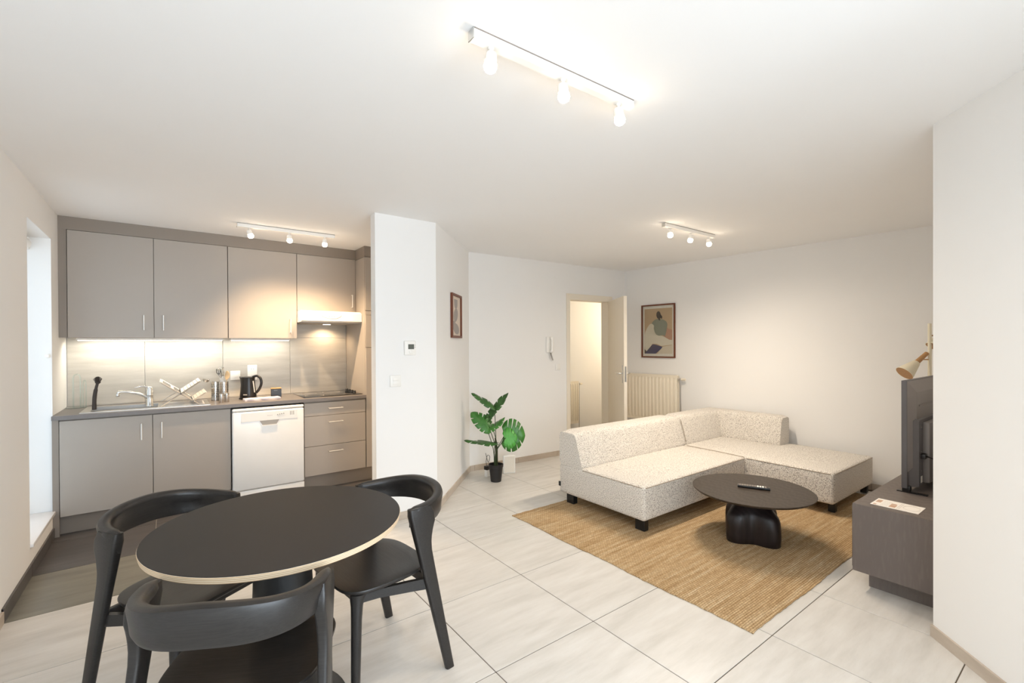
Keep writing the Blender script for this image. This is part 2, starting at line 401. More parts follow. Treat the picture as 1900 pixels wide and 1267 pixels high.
for sgn in (-1, 1):
    bm = B(); box(bm, LW - .075, LW - .043, *sorted((sgn * .02, sgn * .024)), .93, 1.15, .001, 1); obj('handle_plate', bm, 'steel', leaf, 40)
    bm = B(); tube(bm, smoothpts([(LW - .059, sgn * .022, 1.052), (LW - .059, sgn * .062, 1.052), (LW - .075, sgn * .070, 1.052), (LW - .18, sgn * .070, 1.052)], 4), .008, 8); obj('door_handle', bm, 'steel', leaf, 60)
bm = B(); box(bm, LW - .001, LW + .0012, -.011, .011, .95, 1.14); obj('lock_plate', bm, 'steel', leaf)

# ------------------------------------------------------------------ kitchen
YF = 4.75; YU = 5.05
# splashback tiles hang on the kitchen wall
xs = [XL + .002, -.168, .438, 1.051, 1.645]
for i in range(4):
    for z0, z1 in ((.902, 1.4965), (1.4995, 1.95)):
        bm = B(); x0, x1 = xs[i] + .0015, xs[i + 1] - .0015; box(bm, x0, x1, -.012, 0, z0, z1, .001, 1)
        t = obj('tile', bm, 'tile_wall', w_kit); t.location = (.2 - XL, 0, 0)
def handle_v(parent, x, y, z0, z1):
    bm = B(); tube(bm, [(x, y, z0 + .004), (x, y, z1 - .004)], .0055, 8)
    for z in (z0 + .006, z1 - .006): tube(bm, [(x, y, z), (x, y + .034, z)], .0045, 8)
    return obj('handle', bm, 'handle_metal', parent, 50)
def handle_h(parent, x0, x1, y, z):
    bm = B(); tube(bm, [(x0, y, z), (x1, y, z)], .0055, 8)
    for x in (x0 + .005, x1 - .005): tube(bm, [(x, y, z), (x, y + .034, z)], .0045, 8)
    return obj('handle', bm, 'handle_metal', parent, 50)

c = thing('base_cabinet', 'grey two-door base cabinet under the sink', 'cabinet', (0, 0, 0))
bm = B()
def rect(x0, x1, y0, y1, z): return [Vector((x0, y0, z)), Vector((x1, y0, z)), Vector((x1, y1, z)), Vector((x0, y1, z))]
ring_loft(bm, [rect(-.65, .443, YF + .019, YK - .002, .145), rect(-.65, .443, YF + .019, YK - .002, .868), rect(-.634, .427, YF + .035, YK - .018, .868), rect(-.634, .427, YF + .035, YK - .018, .161)])
obj('body', bm, 'lacquer_dark', c)
for x0, x1, hx in ((-.648, -.1035, -.171), (-.0995, .4385, -.042)):
    d = bobj('door', 'lacquer', c, (x0, x1, YF, YF + .018, .146, .858), .0015, seg=1)
    handle_v(d, hx, 4.716, .664, .796)
bobj('filler_strip', 'lacquer_dark', c, (XL, -.652, YF + .004, YF + .02, 0, .868))
bobj('plinth', 'lacquer_dark', c, (-.66, .443, YF + .07, YF + .086, 0, .145))

d = thing('dishwasher', 'white freestanding dishwasher under the worktop', 'dishwasher')
bobj('body', 'white_enamel', d, (.452, 1.036, YF + .03, YK - .02, .02, .845), .004)
dr = bobj('door', 'white_enamel', d, (.450, 1.038, YF - .03, YF + .03, .121, .823), .014, seg=4)
bobj('top_edge', 'white_enamel', d, (.450, 1.038, YF - .026, YF + .06, .8265, .853), .011, seg=4)
kp = bobj('kick_plate', 'white_enamel', d, (.450, 1.038, YF - .026, YF + .02, .012, .117), .006, seg=2)
cp = bobj('control_panel', 'white_plastic', d, (.516, .980, YF - .0325, YF - .028, .732, .812), .0015, seg=1)
bm = B(); ring_loft(bm, [[Vector((.662, YF - .0335, .733)), Vector((.823, YF - .0335, .733)), Vector((.800, YF - .0335, .692)), Vector((.686, YF - .0335, .692))], [Vector((.668, YF - .02, .731)), Vector((.817, YF - .02, .731)), Vector((.798, YF - .02, .696)), Vector((.688, YF - .02, .696))]])
obj('handle_recess', bm, 'grey_print', dr)
bm = B(); ring_loft(bm, [[Vector((.655, YF - .041, .690)), Vector((.655 + .0, YF - .03, .690)), Vector((.655, YF - .03, .684)), Vector((.655, YF - .041, .684))]] and [[Vector((.678 + u, YF - .030 - v, .691 - w_)) for v, w_ in ((0, 0), (.009, 0), (.009, .009), (0, .009))] for u in (0, .130)])
obj('handle_lip', bm, 'white_enamel', dr)
for k in range(4):
    bm = B(); lathe(bm, [(.005, 0), (.005, .003), (.003, .004)], c=(.81 + .017 * k, YF - .0325, .778 + .002 * k), seg=10, M=Matrix.Rotation(RAD(90), 3, 'X')); obj('button', bm, 'grey_print', cp, 40)
for k in range(3):
    bobj('indicator', 'grey_print', cp, (.915 + .014 * k, .921 + .014 * k, YF - .0332, YF - .0322, .765, .80))
fc = bpy.data.curves.new('logo', 'FONT'); fc.body = 'Whirlpool'; fc.size = .0105; fc.shear = .25
fo = bpy.data.objects.new('logo_tmp', fc); COL.objects.link(fo)
me = bpy.data.meshes.new_from_object(fo.evaluated_get(bpy.context.evaluated_depsgraph_get())); bpy.data.objects.remove(fo)
lo = bpy.data.objects.new('logo', me); COL.objects.link(lo); me.materials.append(MATS['grey_print']); lo.parent = cp
lo.location = (.722, YF - .0331, .772); lo.rotation_euler = (RAD(90), 0, 0)

c = thing('drawer_cabinet', 'grey base cabinet with three drawers below the hob', 'cabinet')
bobj('body', 'lacquer_dark', c, (1.046, 1.641, YF + .019, YK - .002, .145, .868))
for z0, z1, hz in ((.727, .853, .794), (.432, .7235, .660), (.146, .4285, .370)):
    dd_ = bobj('drawer', 'lacquer', c, (1.048, 1.639, YF, YF + .018, z0, z1), .0015, seg=1)
    handle_h(dd_, 1.266, 1.403, 4.714, hz)
bobj('plinth', 'lacquer_dark', c, (1.046, 2.25, YF + .07, YF + .086, 0, .145))

c = thing('tall_cabinet', 'tall grey larder cabinet half hidden by the white partition', 'cabinet')
bobj('body', 'lacquer', c, (1.645, 2.25, YF + .02, YK - .002, .145, 2.335))
bobj('door', 'lacquer', c, (1.648, 2.248, YF, YF + .018, 1.776, 2.325), .0015, seg=1)
dl = bobj('door', 'lacquer', c, (1.648, 2.248, YF, YF + .018, .146, 1.386), .0015, seg=1)
bobj('frame_strip', 'lacquer', c, (1.648, 1.708, YF, YF + .018, 1.392, 1.728), .0015, seg=1)
bobj('top_strip', 'lacquer', c, (1.648, 2.248, YF + .003, YF + .018, 1.731, 1.772))
bobj('appliance_panel', 'black_glass', c, (1.710, 2.246, YF + .002, YF + .019, 1.392, 1.728), .001, seg=1)
handle_v(dl, 1.72, 4.716, .70, .83)

def wallcab(label, x0, x1, z0, doors, ztop=2.343):
    c = thing('wall_cabinet', label, 'cabinet', group=None)
    bobj('body', 'lacquer', c, (x0 + .001, x1 - .001, YU + .019, YK - .014, z0 + .001, ztop))
    for a, b, hx, hz0, hz1 in doors:
        d_ = bobj('door', 'lacquer', c, (a, b, YU, YU + .018, z0, ztop), .0015, seg=1)
        handle_v(d_, hx, YU - .034, hz0, hz1)
    return c
wallcab('grey two-door wall cabinet above the sink', -.637, .4535, 1.486, [(-.635, -.0940, -.160, 1.549, 1.682), (-.0905, .4520, -.027, 1.549, 1.684)])
wallcab('grey single-door wall cabinet above the kettle', .4555, 1.0505, 1.486, [(.457, 1.0495, .986, 1.54, 1.682)])
wallcab('short grey wall cabinet above the cooker hood', 1.0525, 1.643, 1.766, [(1.054, 1.642, 1.600, 1.82, 1.962)])
struct(bobj('trim_2', 'lacquer_dark', None, (XL, 1.645, YU + .006, YU + .024, 2.346, ZC)))
struct(bobj('trim_3', 'lacquer_dark', None, (XL, -.639, YU + .008, YU + .024, 1.486, 2.346)))
struct(bobj('trim_4', 'lacquer_dark', None, (1.645, 2.25, YF + .02, YF + .04, 2.338, ZC)))
struct(bobj('trim_5', 'lacquer_dark', None, (1.645, 1.665, YF + .04, YU + .024, 2.338, ZC)))

# worktop with the sink cut-out
bm = B(); wt0, wt1 = .869, .900
for a in ((XL + .001, -.50, 4.73, YK), (-.06, 1.643, 4.73, YK), (-.50, -.06, 4.73, 4.86), (-.50, -.06, 5.19, YK)):
    box(bm, a[0], a[1], a[2], a[3], wt0, wt1)
bmesh.ops.remove_doubles(bm, verts=bm.verts[:], dist=.0001)
tag(obj('worktop', bm, 'worktop'), 'grey kitchen worktop carrying sink and hob', 'worktop')
s = thing('kitchen_sink', 'stainless steel inset sink with ribbed drainer', 'sink', (0, 0, .900))
bm = B()
for a in ((-.545, -.49, 4.80, 5.26), (-.07, .295, 4.80, 5.26), (-.49, -.07, 4.80, 4.87), (-.49, -.07, 5.18, 5.26)): box(bm, *a, .0002, .005)
obj('rim', bm, 'brushed_steel', s)
bm = B(); box(bm, -.494, -.066, 4.866, 5.184, -.155, -.15); box(bm, -.494, -.490, 4.866, 5.184, -.155, .002); box(bm, -.070, -.066, 4.866, 5.184, -.155, .002); box(bm, -.494, -.066, 4.866, 4.870, -.155, .002); box(bm, -.494, -.066, 5.180, 5.184, -.155, .002)
obj('basin', bm, 'brushed_steel', s)
for k in range(7):
    bm = B(); box(bm, -.02, .26, 4.875 + .05 * k, 4.89 + .05 * k, .005, .009, .0015, 1); obj('drainer_rib', bm, 'brushed_steel', s)
bm = B(); lathe(bm, [(.038, -.15), (.038, -.147), (.02, -.146)], c=(-.28, 5.02, 0)); obj('drain', bm, 'steel', s, 40)

f = thing('mixer_tap', 'chrome single-lever mixer tap standing on the sink', 'tap', (-.125, 5.00, .905))
bm = B(); lathe(bm, [(.027, 0), (.027, .006), (.024, .01), (.023, .09), (.0245, .095)], seg=24); obj('body', bm, 'steel', f, 40)
bm = B(); tube(bm, smoothpts([(0, 0, .06), (-.05, -.01, .098), (-.13, -.028, .128), (-.19, -.04, .134), (-.205, -.043, .124)], 5), [.013] * 10 + [.011] * 11, 12); obj('spout', bm, 'steel', f, 50)
bm = B(); lathe(bm, [(.011, 0), (.0125, .004), (.0125, .022), (.010, .026)], c=(-.205, -.043, .098), seg=16); obj('aerator', bm, 'steel', f, 40)
bm = B(); lathe(bm, [(.0245, .095), (.0235, .135), (.02, .158), (.01, .166), (.001, .168)], seg=24); obj('cartridge_cap', bm, 'steel', f, 40)
bm = B(); tube(bm, smoothpts([(-.005, 0, .158), (-.05, 0, .170), (-.10, 0, .160)], 4), [.010, .009, .008, .007, .006, .006, .006, .007, .006], 8); obj('lever', bm, 'steel', f, 50)

h = thing('cooktop', 'black glass electric hob with knobs set in the worktop', 'hob', (0, 0, .900))
bobj('glass_plate', 'black_glass', h, (1.062, 1.636, 4.822, 5.318, 0.0003, .007), .002)
for x, y, r in ((1.19, 4.95, .09), (1.19, 5.19, .075), (1.42, 4.95, .075), (1.42, 5.19, .09)):
    bm = B(); lathe(bm, [(r, .0068), (r, .0074), (r - .004, .0075), (r - .004, .0068)], c=(x, y, 0), seg=32); obj('cooking_ring', bm, 'grey_print', h)
for k in range(4):
    bm = B(); lathe(bm, [(.019, .007), (.019, .011), (.0155, .013), (.0145, .032), (.012, .035), (.001, .035)], c=(1.585, 4.93 + .085 * k, 0), seg=16); obj('knob', bm, 'black_plastic', h, 40)

h = thing('cooker_hood', 'white slim cooker hood with a lit lamp under the short cabinet', 'hood')
bm = B(); prof = [(4.85, 1.662), (4.85, 1.742), (4.90, 1.764), (5.38, 1.764), (5.38, 1.650), (4.90, 1.650)]
ring_loft(bm, [[Vector((x, y, z)) for y, z in prof] for x in (1.054, 1.642)]); obj('body', bm, 'white_enamel', h)
bm = B(); box(bm, 1.08, 1.616, 4.93, 5.34, 1.644, 1.6502, .001, 1); obj('filter_grille', bm, 'grey_print', h)
bm = B(); ring_loft(bm, [[Vector((1.335 + .095 * cos(t), 4.8488, 1.725 + .038 * sin(t) - abs(cos(t)) * .0)) for t in [pi + pi * k / 16 for k in range(17)]], [Vector((1.335 + .095 * cos(t), 4.852, 1.725 + .038 * sin(t))) for t in [pi + pi * k / 16 for k in range(17)]]]); obj('control_plate', bm, 'white_plastic', h)
bm = B()
tube(bm, [(1.335 + .097 * cos(t), 4.8482, 1.725 + .04 * sin(t)) for t in [pi + pi * k / 16 for k in range(17)]], .0014, 6); obj('control_outline', bm, 'grey_print', h)
for k in range(3): bobj('slider', 'grey_print', h, (1.305 + .025 * k, 1.317 + .025 * k, 4.846, 4.8495, 1.706, 1.711))
bm = B(); box(bm, 1.36, 1.43, 5.24, 5.28, 1.640, 1.6438); obj('lamp', bm, 'led', h)
spot('hood_lamp_light', h, (1.395, 5.26, 1.632), (1.39, 5.33, .95), 9, (1, .72, .44), 150, .6, .03)

# lights under the wall cabinets
for x0, x1, p_, lb in ((-.61, .43, 3.6, 'long lit strip light under the two-door wall cabinet'), (.49, 1.02, 1.3, 'short lit strip light under the single-door wall cabinet')):
    u = thing('strip_light', lb, 'light', (0, 0, 1.486))
    bobj('housing', 'white_plastic', u, (x0, x1, 5.235, 5.28, -.02, -.0005), .002, seg=1)
    bobj('diffuser', 'led', u, (x0 + .01, x1 - .01, 5.240, 5.275, -.0225, -.0195))
    l = area('strip_glow', ((x0 + x1) / 2, 5.2575, 1.462), (RAD(18), 0, 0), x1 - x0 - .03, .03, p_, (1, .94, .80)); l.parent = u; l.location = ((x0 + x1) / 2, 5.2575, -.026)

# switches and sockets on the splashback
YT = YK - .0005
s = thing('wall_switch', 'white square switch on the splashback behind the utensil pots', 'switch', (.544, YT, 1.117))
bobj('plate', 'white_plastic', s, (-.043, .043, -.01, 0, -.046, .046), .004); bobj('rocker', 'white_plastic', s, (-.020, .020, -.014, -.009, -.020, .020), .002)
s = thing('wall_socket', 'white double socket on the splashback above the kettle', 'socket', (.694, YT, 1.140))
bobj('plate', 'white_plastic', s, (-.043, .043, -.01, 0, -.078, .078), .004)
for z in (.036, -.036):
    bm = B(); lathe(bm, [(.021, .0), (.021, .0035), (.018, .0035), (.017, .001), (.001, .001)], c=(0, -.0105, z), seg=24, M=Matrix.Rotation(RAD(90), 3, 'X')); q = obj('outlet', bm, 'white_plastic', s, 40)
    for dx in (-.0095, .0095):
        bm = B(); lathe(bm, [(.0027, 0), (.0027, .0025)], c=(dx, -.0105, z), seg=10, M=Matrix.Rotation(RAD(90), 3, 'X')); obj('hole', bm, 'dark_gap', q)

# things on the worktop
g = thing('paper_roll_holder', 'clear glass upright paper roll holder in the worktop corner', 'holder', (-.612, 5.285, .900))
bm = B(); lathe(bm, [(.068, 0.0003), (.07, .003), (.07, .008), (.066, .010)], seg=32); obj('base', bm, 'clear_glass', g, 40)
bm = B(); tube(bm, smoothpts([(-.022, 0, .008), (-.022, 0, .20), (-.020, 0, .262), (0, 0, .282), (.020, 0, .262), (.022, 0, .20), (.022, 0, .008)], 5), .005, 8); obj('tall_loop', bm, 'clear_glass', g, 60)
bm = B(); tube(bm, smoothpts([(.040, -.02, .008), (.040, -.02, .18), (.046, -.024, .226), (.055, -.028, .226), (.060, -.032, .18), (.060, -.032, .008)], 5), .004, 8); obj('short_loop', bm, 'clear_glass', g, 60)

g = thing('dish_brush', 'black dish brush standing upright on the sink rim', 'brush', (-.476, 4.985, .906))
P('brush_rubber', '3B3430', .6, var=.1)
bm = B(); tube(bm, smoothpts([(0, 0, 0), (.002, 0, .09), (.012, 0, .17), (.022, 0, .215)], 5), [.015] * 3 + [.014] * 4 + [.0135] * 3 + [.010] * 6, 10); obj('handle', bm, 'brush_rubber', g, 50)
bm = B(); lathe(bm, [(.008, .205), (.017, .213), (.018, .222), (.004, .226)], c=(.023, 0, 0), seg=16); obj('head', bm, 'brush_rubber', g, 50)
bm = B()
for k in range(40):
    a = k * 2.39996; r = .017 * math.sqrt((k + .5) / 40); e = 1.0 + .9 * (r / .017)
    tube(bm, [(.023 + r * .7 * cos(a), r * .7 * sin(a), .216), (.023 + r * 1.7 * cos(a), r * 1.7 * sin(a), .266 - .022 * (r / .017) ** 2)], .0016, 4)
o = obj('bristles', bm, 'brush_rubber', g); o['kind'] = 'stuff'

P('rack_white', 'F0EEE9', .45, var=.02)
g = thing('dish_rack', 'white folding cross-legged dish rack on the drainer', 'dish rack', (0, 0, .9052))
def rack_panel(name, x0, z0, x1, z1, ya, yb, n0, n1, n):
    q = None
    for y in (ya, yb):
        bm = B(); tube(bm, [(x0, y, z0), (x1, y, z1)], .005, 6); r_ = obj(name, bm, 'brushed_steel', g, 50); q = q or r_
    for k in range(n):
        t = n0 + (n1 - n0) * k / max(1, n - 1); x = x0 + (x1 - x0) * t; z = z0 + (z1 - z0) * t
        ux, uz = (x1 - x0), (z1 - z0); L = math.hypot(ux, uz); ux, uz = ux / L * .012, uz / L * .012
        bm = B(); nx, nz = -uz * .2, ux * .2
        ring_loft(bm, [[Vector((x + a * ux + b * nx, yy, z + a * uz + b * nz)) for a, b in ((-1, -1), (1, -1), (1, 1), (-1, 1))] for yy in (ya, yb)])
        obj('slat', bm, 'rack_white', q)
rack_panel('side_rail', -.050, .006, .222, .202, 4.83, 5.28, .56, .99, 6)
rack_panel('side_rail', .214, .006, -.050, .206, 4.84, 5.27, .70, .99, 2)
rack_panel('side_rail', .172, .036, .264, .100, 4.85, 5.26, .04, .98, 5)
for x, z in ((.086, .104), (.172, .036)):
    bm = B(); tube(bm, [(x, 4.822, z), (x, 5.288, z)], .005, 8); obj('pivot_rod', bm, 'black_plastic', g, 50)

def perf_pot(label, x, y, r, h, mat):
    p_ = thing('utensil_holder', label, 'utensil holder', (x, y, .9003))
    bm = B(); lathe(bm, [(r - .002, 0), (r, .002), (r, h), (r - .0025, h), (r - .0025, .004), (.001, .004)], seg=28); b_ = obj('cup', bm, mat, p_, 40)
    hole = None
    for row in range(8):
        for k in range(14):
            a = 2 * pi * (k + .5 * (row % 2)) / 14; z = .025 + row * (h - .06) / 7 + .012
            if cos(a - math.atan2(-y, -x)) < -.1: continue
            bm = B(); lathe(bm, [(.0033, -.0003), (.0033, .0004)], seg=6, M=Matrix.Rotation(a, 3, 'Z') @ Matrix.Rotation(RAD(90), 3, 'Y')) if hole is None else None
            if hole is None: hole = obj('hole', bm, 'dark_gap', b_); o = hole
            else: bm.free(); o = bpy.data.objects.new('hole', hole.data); COL.objects.link(o); o.parent = b_
            if o is hole:
                hole.data.transform(Matrix.Rotation(-a, 4, 'Z'))
            o.location = (r * cos(a), r * sin(a), z); o.rotation_euler = (0, 0, a)
    return p_
perf_pot('perforated steel utensil holder next to the dish rack', .357, 5.160, .033, .176, 'steel')
P('rose_steel', 'C9AE9E', .28, 1, var=.1)
perf_pot('wider perforated steel utensil holder full of utensils', .421, 5.113, .037, .176, 'brushed_steel')
def utensil(name, label, base, top, headfn, mat, hm=None):
    u = thing(name, label, 'utensil', base, group='kitchen utensils in the steel holders')
    d_ = Vector(top) - Vector(base); bm = B(); tube(bm, [(0, 0, 0), d_], [.0035, .003], 8); obj('handle', bm, mat, u, 50)
    bm = B(); R_ = d_.to_track_quat('Z', 'X').to_matrix(); headfn(bm, R_, d_); obj('head', bm, hm or mat, u, 50)
def head_spoon(bm, R_, d_):
    secs = []
    for k in range(9):
        t = k / 8; w_ = .026 * math.sqrt(max(0.02, 1 - (2 * t - 1) ** 2)); z = t * .085 - .01
        secs.append([R_ @ Vector((w_ * cos(a), .004 * sin(a) + .008 * (2 * t - 1) ** 2, z)) + d_ for a in [2 * pi * i / 12 for i in range(12)]])
    ring_loft(bm, secs)
def head_whisk(bm, R_, d_):
    for k in range(6):
        a = pi * k / 6; tube(bm, [R_ @ Vector((r * cos(a), r * sin(a), z)) + d_ for r, z in ((.004, 0), (.022, .03), (.026, .06), (.014, .085), (0, .09), (-.014, .085), (-.026, .06), (-.022, .03), (-.004, 0))], .0011, 5)
def head_ladle(bm, R_, d_):
    lathe(bm, [(.002, -.022), (.018, -.018), (.027, -.006), (.029, .006), (.027, .006), (.022, -.008), (.004, -.016)], c=d_ + Vector((-.025, .012, -.006)), seg=16, M=Matrix.Rotation(RAD(18), 3, 'Y'))
def head_fork(bm, R_, d_):
    for k in range(5): tube(bm, [R_ @ Vector((0, 0, -.005)) + d_, R_ @ Vector((.009 * (k - 2), 0, .02)) + d_, R_ @ Vector((.010 * (k - 2), .012, .055)) + d_], .0025, 6)
def head_slot(bm, R_, d_):
    for k in range(5):
        x = .011 * (k - 2); a = [R_ @ Vector((x + dx, dy, z)) + d_ for z in (0, .08) for dx, dy in ((-.004, -.001), (.004, -.001), (.004, .001), (-.004, .001))]; ring_loft(bm, [a[:4], a[4:]])
    for z in (0, .076): ring_loft(bm, [[R_ @ Vector((s_ * .027, dy, z + dz)) + d_ for dy, dz in ((-.001, 0), (.001, 0), (.001, .006), (-.001, .006))] for s_ in (-1, 1)])
zb = .9045
utensil('whisk', 'steel balloon whisk standing in the wider utensil holder', (.412, 5.120, zb), (.400, 5.135, 1.115), head_whisk, 'steel')
utensil('spatula', 'slotted steel turner standing tallest in the wider utensil holder', (.420, 5.105, zb), (.412, 5.120, 1.130), head_slot, 'steel')
utensil('wooden_spoon', 'pale wooden spoon leaning right in the wider utensil holder', (.425, 5.118, zb), (.446, 5.096, 1.105), head_spoon, 'wooden_spoon')
utensil('pasta_fork', 'steel pasta server with prongs leaning left in the wider utensil holder', (.430, 5.110, zb), (.385, 5.146, 1.145), head_fork, 'steel', 'black_plastic')
utensil('ladle', 'steel ladle hanging over the rim of the narrow utensil holder', (.362, 5.158, zb), (.312, 5.192, 1.100), head_ladle, 'steel')
for x, y, lb in ((.385, 4.905, 'small steel shaker closest to the worktop edge'), (.430, 4.955, 'small steel shaker between the kettle and the utensil holders')):
    m_ = thing('salt_shaker', lb, 'shaker', (x, y, .9003))
    bm = B(); lathe(bm, [(.017, 0), (.018, .002), (.018, .062)], seg=24); obj('body', bm, 'brushed_steel', m_, 40)
    bm = B(); lathe(bm, [(.0185, .063), (.0185, .080), (.016, .084), (.001, .085)], seg=24); obj('cap', bm, 'steel', m_, 40)

k_ = thing('electric_kettle', 'black plastic electric kettle on its base', 'kettle', (.622, 5.115, .9003), RAD(-37))
bm = B(); lathe(bm, [(.078, 0), (.08, .004), (.078, .016), (.07, .018)], seg=32); obj('power_base', bm, 'black_plastic', k_, 40)
bm = B(); secs = []
for z, r in ((.018, .070), (.03, .073), (.08, .068), (.14, .061), (.19, .058), (.205, .060)):
    secs.append([Vector((r * cos(t) - (.022 * max(0, -cos(t)) ** 6 * max(0, (z - .12) / .085)), r * .95 * sin(t), z + (.012 * max(0, -cos(t)) ** 6 if z > .2 else 0))) for t in [2 * pi * i / 32 for i in range(32)]])
ring_loft(bm, secs); bd = obj('body', bm, 'black_plastic', k_, 50)
bm = B(); lathe(bm, [(.058, .203), (.056, .211), (.03, .217), (.001, .218)], seg=28); obj('lid', bm, 'black_plastic', k_, 50)
bm = B(); tube(bm, smoothpts([(.045, 0, .212), (.085, 0, .222), (.118, 0, .200), (.128, 0, .150), (.108, 0, .095), (.078, 0, .060)], 5), .012, 10); obj('handle', bm, 'black_plastic', k_, 60)
P('window_grey', 'C9C4BC', .3, var=.03)
bm = B(); tube(bm, [(.060, -.022, .175), (.074, -.022, .065)], .006, 8); obj('water_gauge', bm, 'window_grey', k_, 50)
bm = B(); box(bm, -.006, .03, -.0735, -.0705, .042, .050); obj('badge', bm, 'window_grey', k_)
t = thing('tea_box', 'small black box with a wooden lid by the hob', 'box', (.868, 5.130, .9003), RAD(-6))
bobj('body', 'black_plastic', t, (-.046, .046, -.03, .03, 0, .082), .002, seg=1); bobj('lid', 'wood_lid', t, (-.047, .047, -.031, .031, .0825, .092), .002, seg=1)
bobj('print', 'grey_print', t, (-.022, .012, -.0306, -.0302, .066, .068))
t = thing('folded_towel', 'folded pink and white tea towel in front of the kettle', 'towel', (.715, 4.945, .9003), RAD(2))
for k in range(3):
    bm = B(); n = 26; secs = []
    for i in range(n + 1):
        x = -.150 + .300 * i / n; wv = .003 * sin(i * .9 + k * 1.7); y0, y1 = -.062 + .004 * sin(i * .6 + k), .062 + .004 * cos(i * .5 + k); z = .0066 * k
        secs.append([Vector((x, y0, z + .0005)), Vector((x, y1, z + .0005)), Vector((x, y1, z + .006 + wv * .3)), Vector((x, y0, z + .006 + wv * .4))])
    ring_loft(bm, secs); obj('fold', bm, 'cloth', t, 60)

# ------------------------------------------------------------------ track lights
WARM = (1.0, .85, .68)
def track(label, p0, p1, heads, power, warm, clip=None, size=110):
    v = Vector((p1[0] - p0[0], p1[1] - p0[1], 0)); L = v.length
    t = thing('track_light', label, 'light', (p0[0], p0[1], ZC), math.atan2(v.y, v.x))
    bm = B(); box(bm, 0, L, -.017, .017, -.034, -.003, .002, 1); rl = obj('rail', bm, 'white_plastic', t, 40)
    bm = B(); box(bm, .002, L - .002, -.0175, .0175, -.0035, -.0005); obj('rail_shadow_gap', bm, 'lacquer_dark', rl)
    bm = B(); box(bm, -.004, 0, -.018, .018, -.036, -.001, .001, 1); obj('end_cap', bm, 'steel', rl, 40)
    if clip:
        bm = B(); box(bm, clip - .018, clip + .018, .018, .034, -.02, -.001, .003, 1); obj('clip', bm, 'lacquer_dark', rl, 40)
    for s_, tgt in heads:
        tv = Vector(tgt).normalized()
        h_ = None
        bm = B(); lathe(bm, [(.010, -.034), (.010, -.040), (.005, -.042), (.005, -.062)], c=(s_, 0, 0), seg=14); h_ = obj('spotlight', bm, 'white_plastic', t, 40)
        R_ = tv.to_track_quat('Z', 'X').to_matrix(); c0 = Vector((s_, 0, -.068))
        bm = B(); lathe(bm, [(.010, -.020), (.018, -.014), (.020, 0), (.0205, .016), (.018, .016), (.017, .008)], c=c0, seg=20, M=R_); obj('lamp_shade', bm, 'white_plastic', h_, 40)
        bm = B(); lathe(bm, [(.0165, .010), (.021, .022), (.0235, .034), (.019, .046), (.010, .052), (.001, .053)], c=c0, seg=20, M=R_); obj('lamp', bm, 'bulb', h_, 40)
        spot('lamp_light', t, c0 + tv * .060, c0 + tv * 1.0, power, warm, size, .9, .02)
    return t
track('white ceiling track with three lit spots above the tiled floor by the dining table', (.809, 1.298), (1.598, 1.280), [(.075, (-.15, -.1, -1)), (.40, (.05, -.1, -1)), (.71, (.25, .0, -1))], 14, WARM, clip=.26, size=150)
track('white ceiling track with three lit spots above the sofa', (3.405, 2.385), (4.172, 2.372), [(.09, (-.25, -.25, -1)), (.40, (.0, .25, -1)), (.68, (.2, -.1, -1))], 48, WARM, size=150)
track('white ceiling track with three lit spots in front of the kitchen wall cabinets', (.474, 4.490), (1.262, 4.474), [(.09, (.35, .14, -1)), (.40, (.12, .10, -1)), (.70, (.05, .10, -1))], 56, (1.0, .71, .43), size=120)

# hall behind the door
hl = thing('added_hall_lamp', 'added globe pendant lamp hanging unseen in the hall beyond the open door', 'lamp', (6.75, 4.80, ZC))  # unseen pendant, added and placed to light the hall wall evenly
bm = B(); lathe(bm, [(.06, 0), (.06, -.02), (.008, -.03), (.005, -.42)], seg=20); obj('ceiling_rose', bm, 'white_plastic', hl, 40)
bm = B(); lathe(bm, [(.02, -.41), (.07, -.43), (.09, -.48), (.07, -.53), (.002, -.55)], seg=24); obj('globe', bm, 'added_hall_bulb', hl, 60)
pl = bpy.data.lights.new('hall_glow', 'POINT'); pl.energy = 19; pl.color = (1, .84, .62); pl.shadow_soft_size = .09
po = bpy.data.objects.new('hall_glow', pl); COL.objects.link(po); po.parent = hl; po.location = (0, 0, -.66)

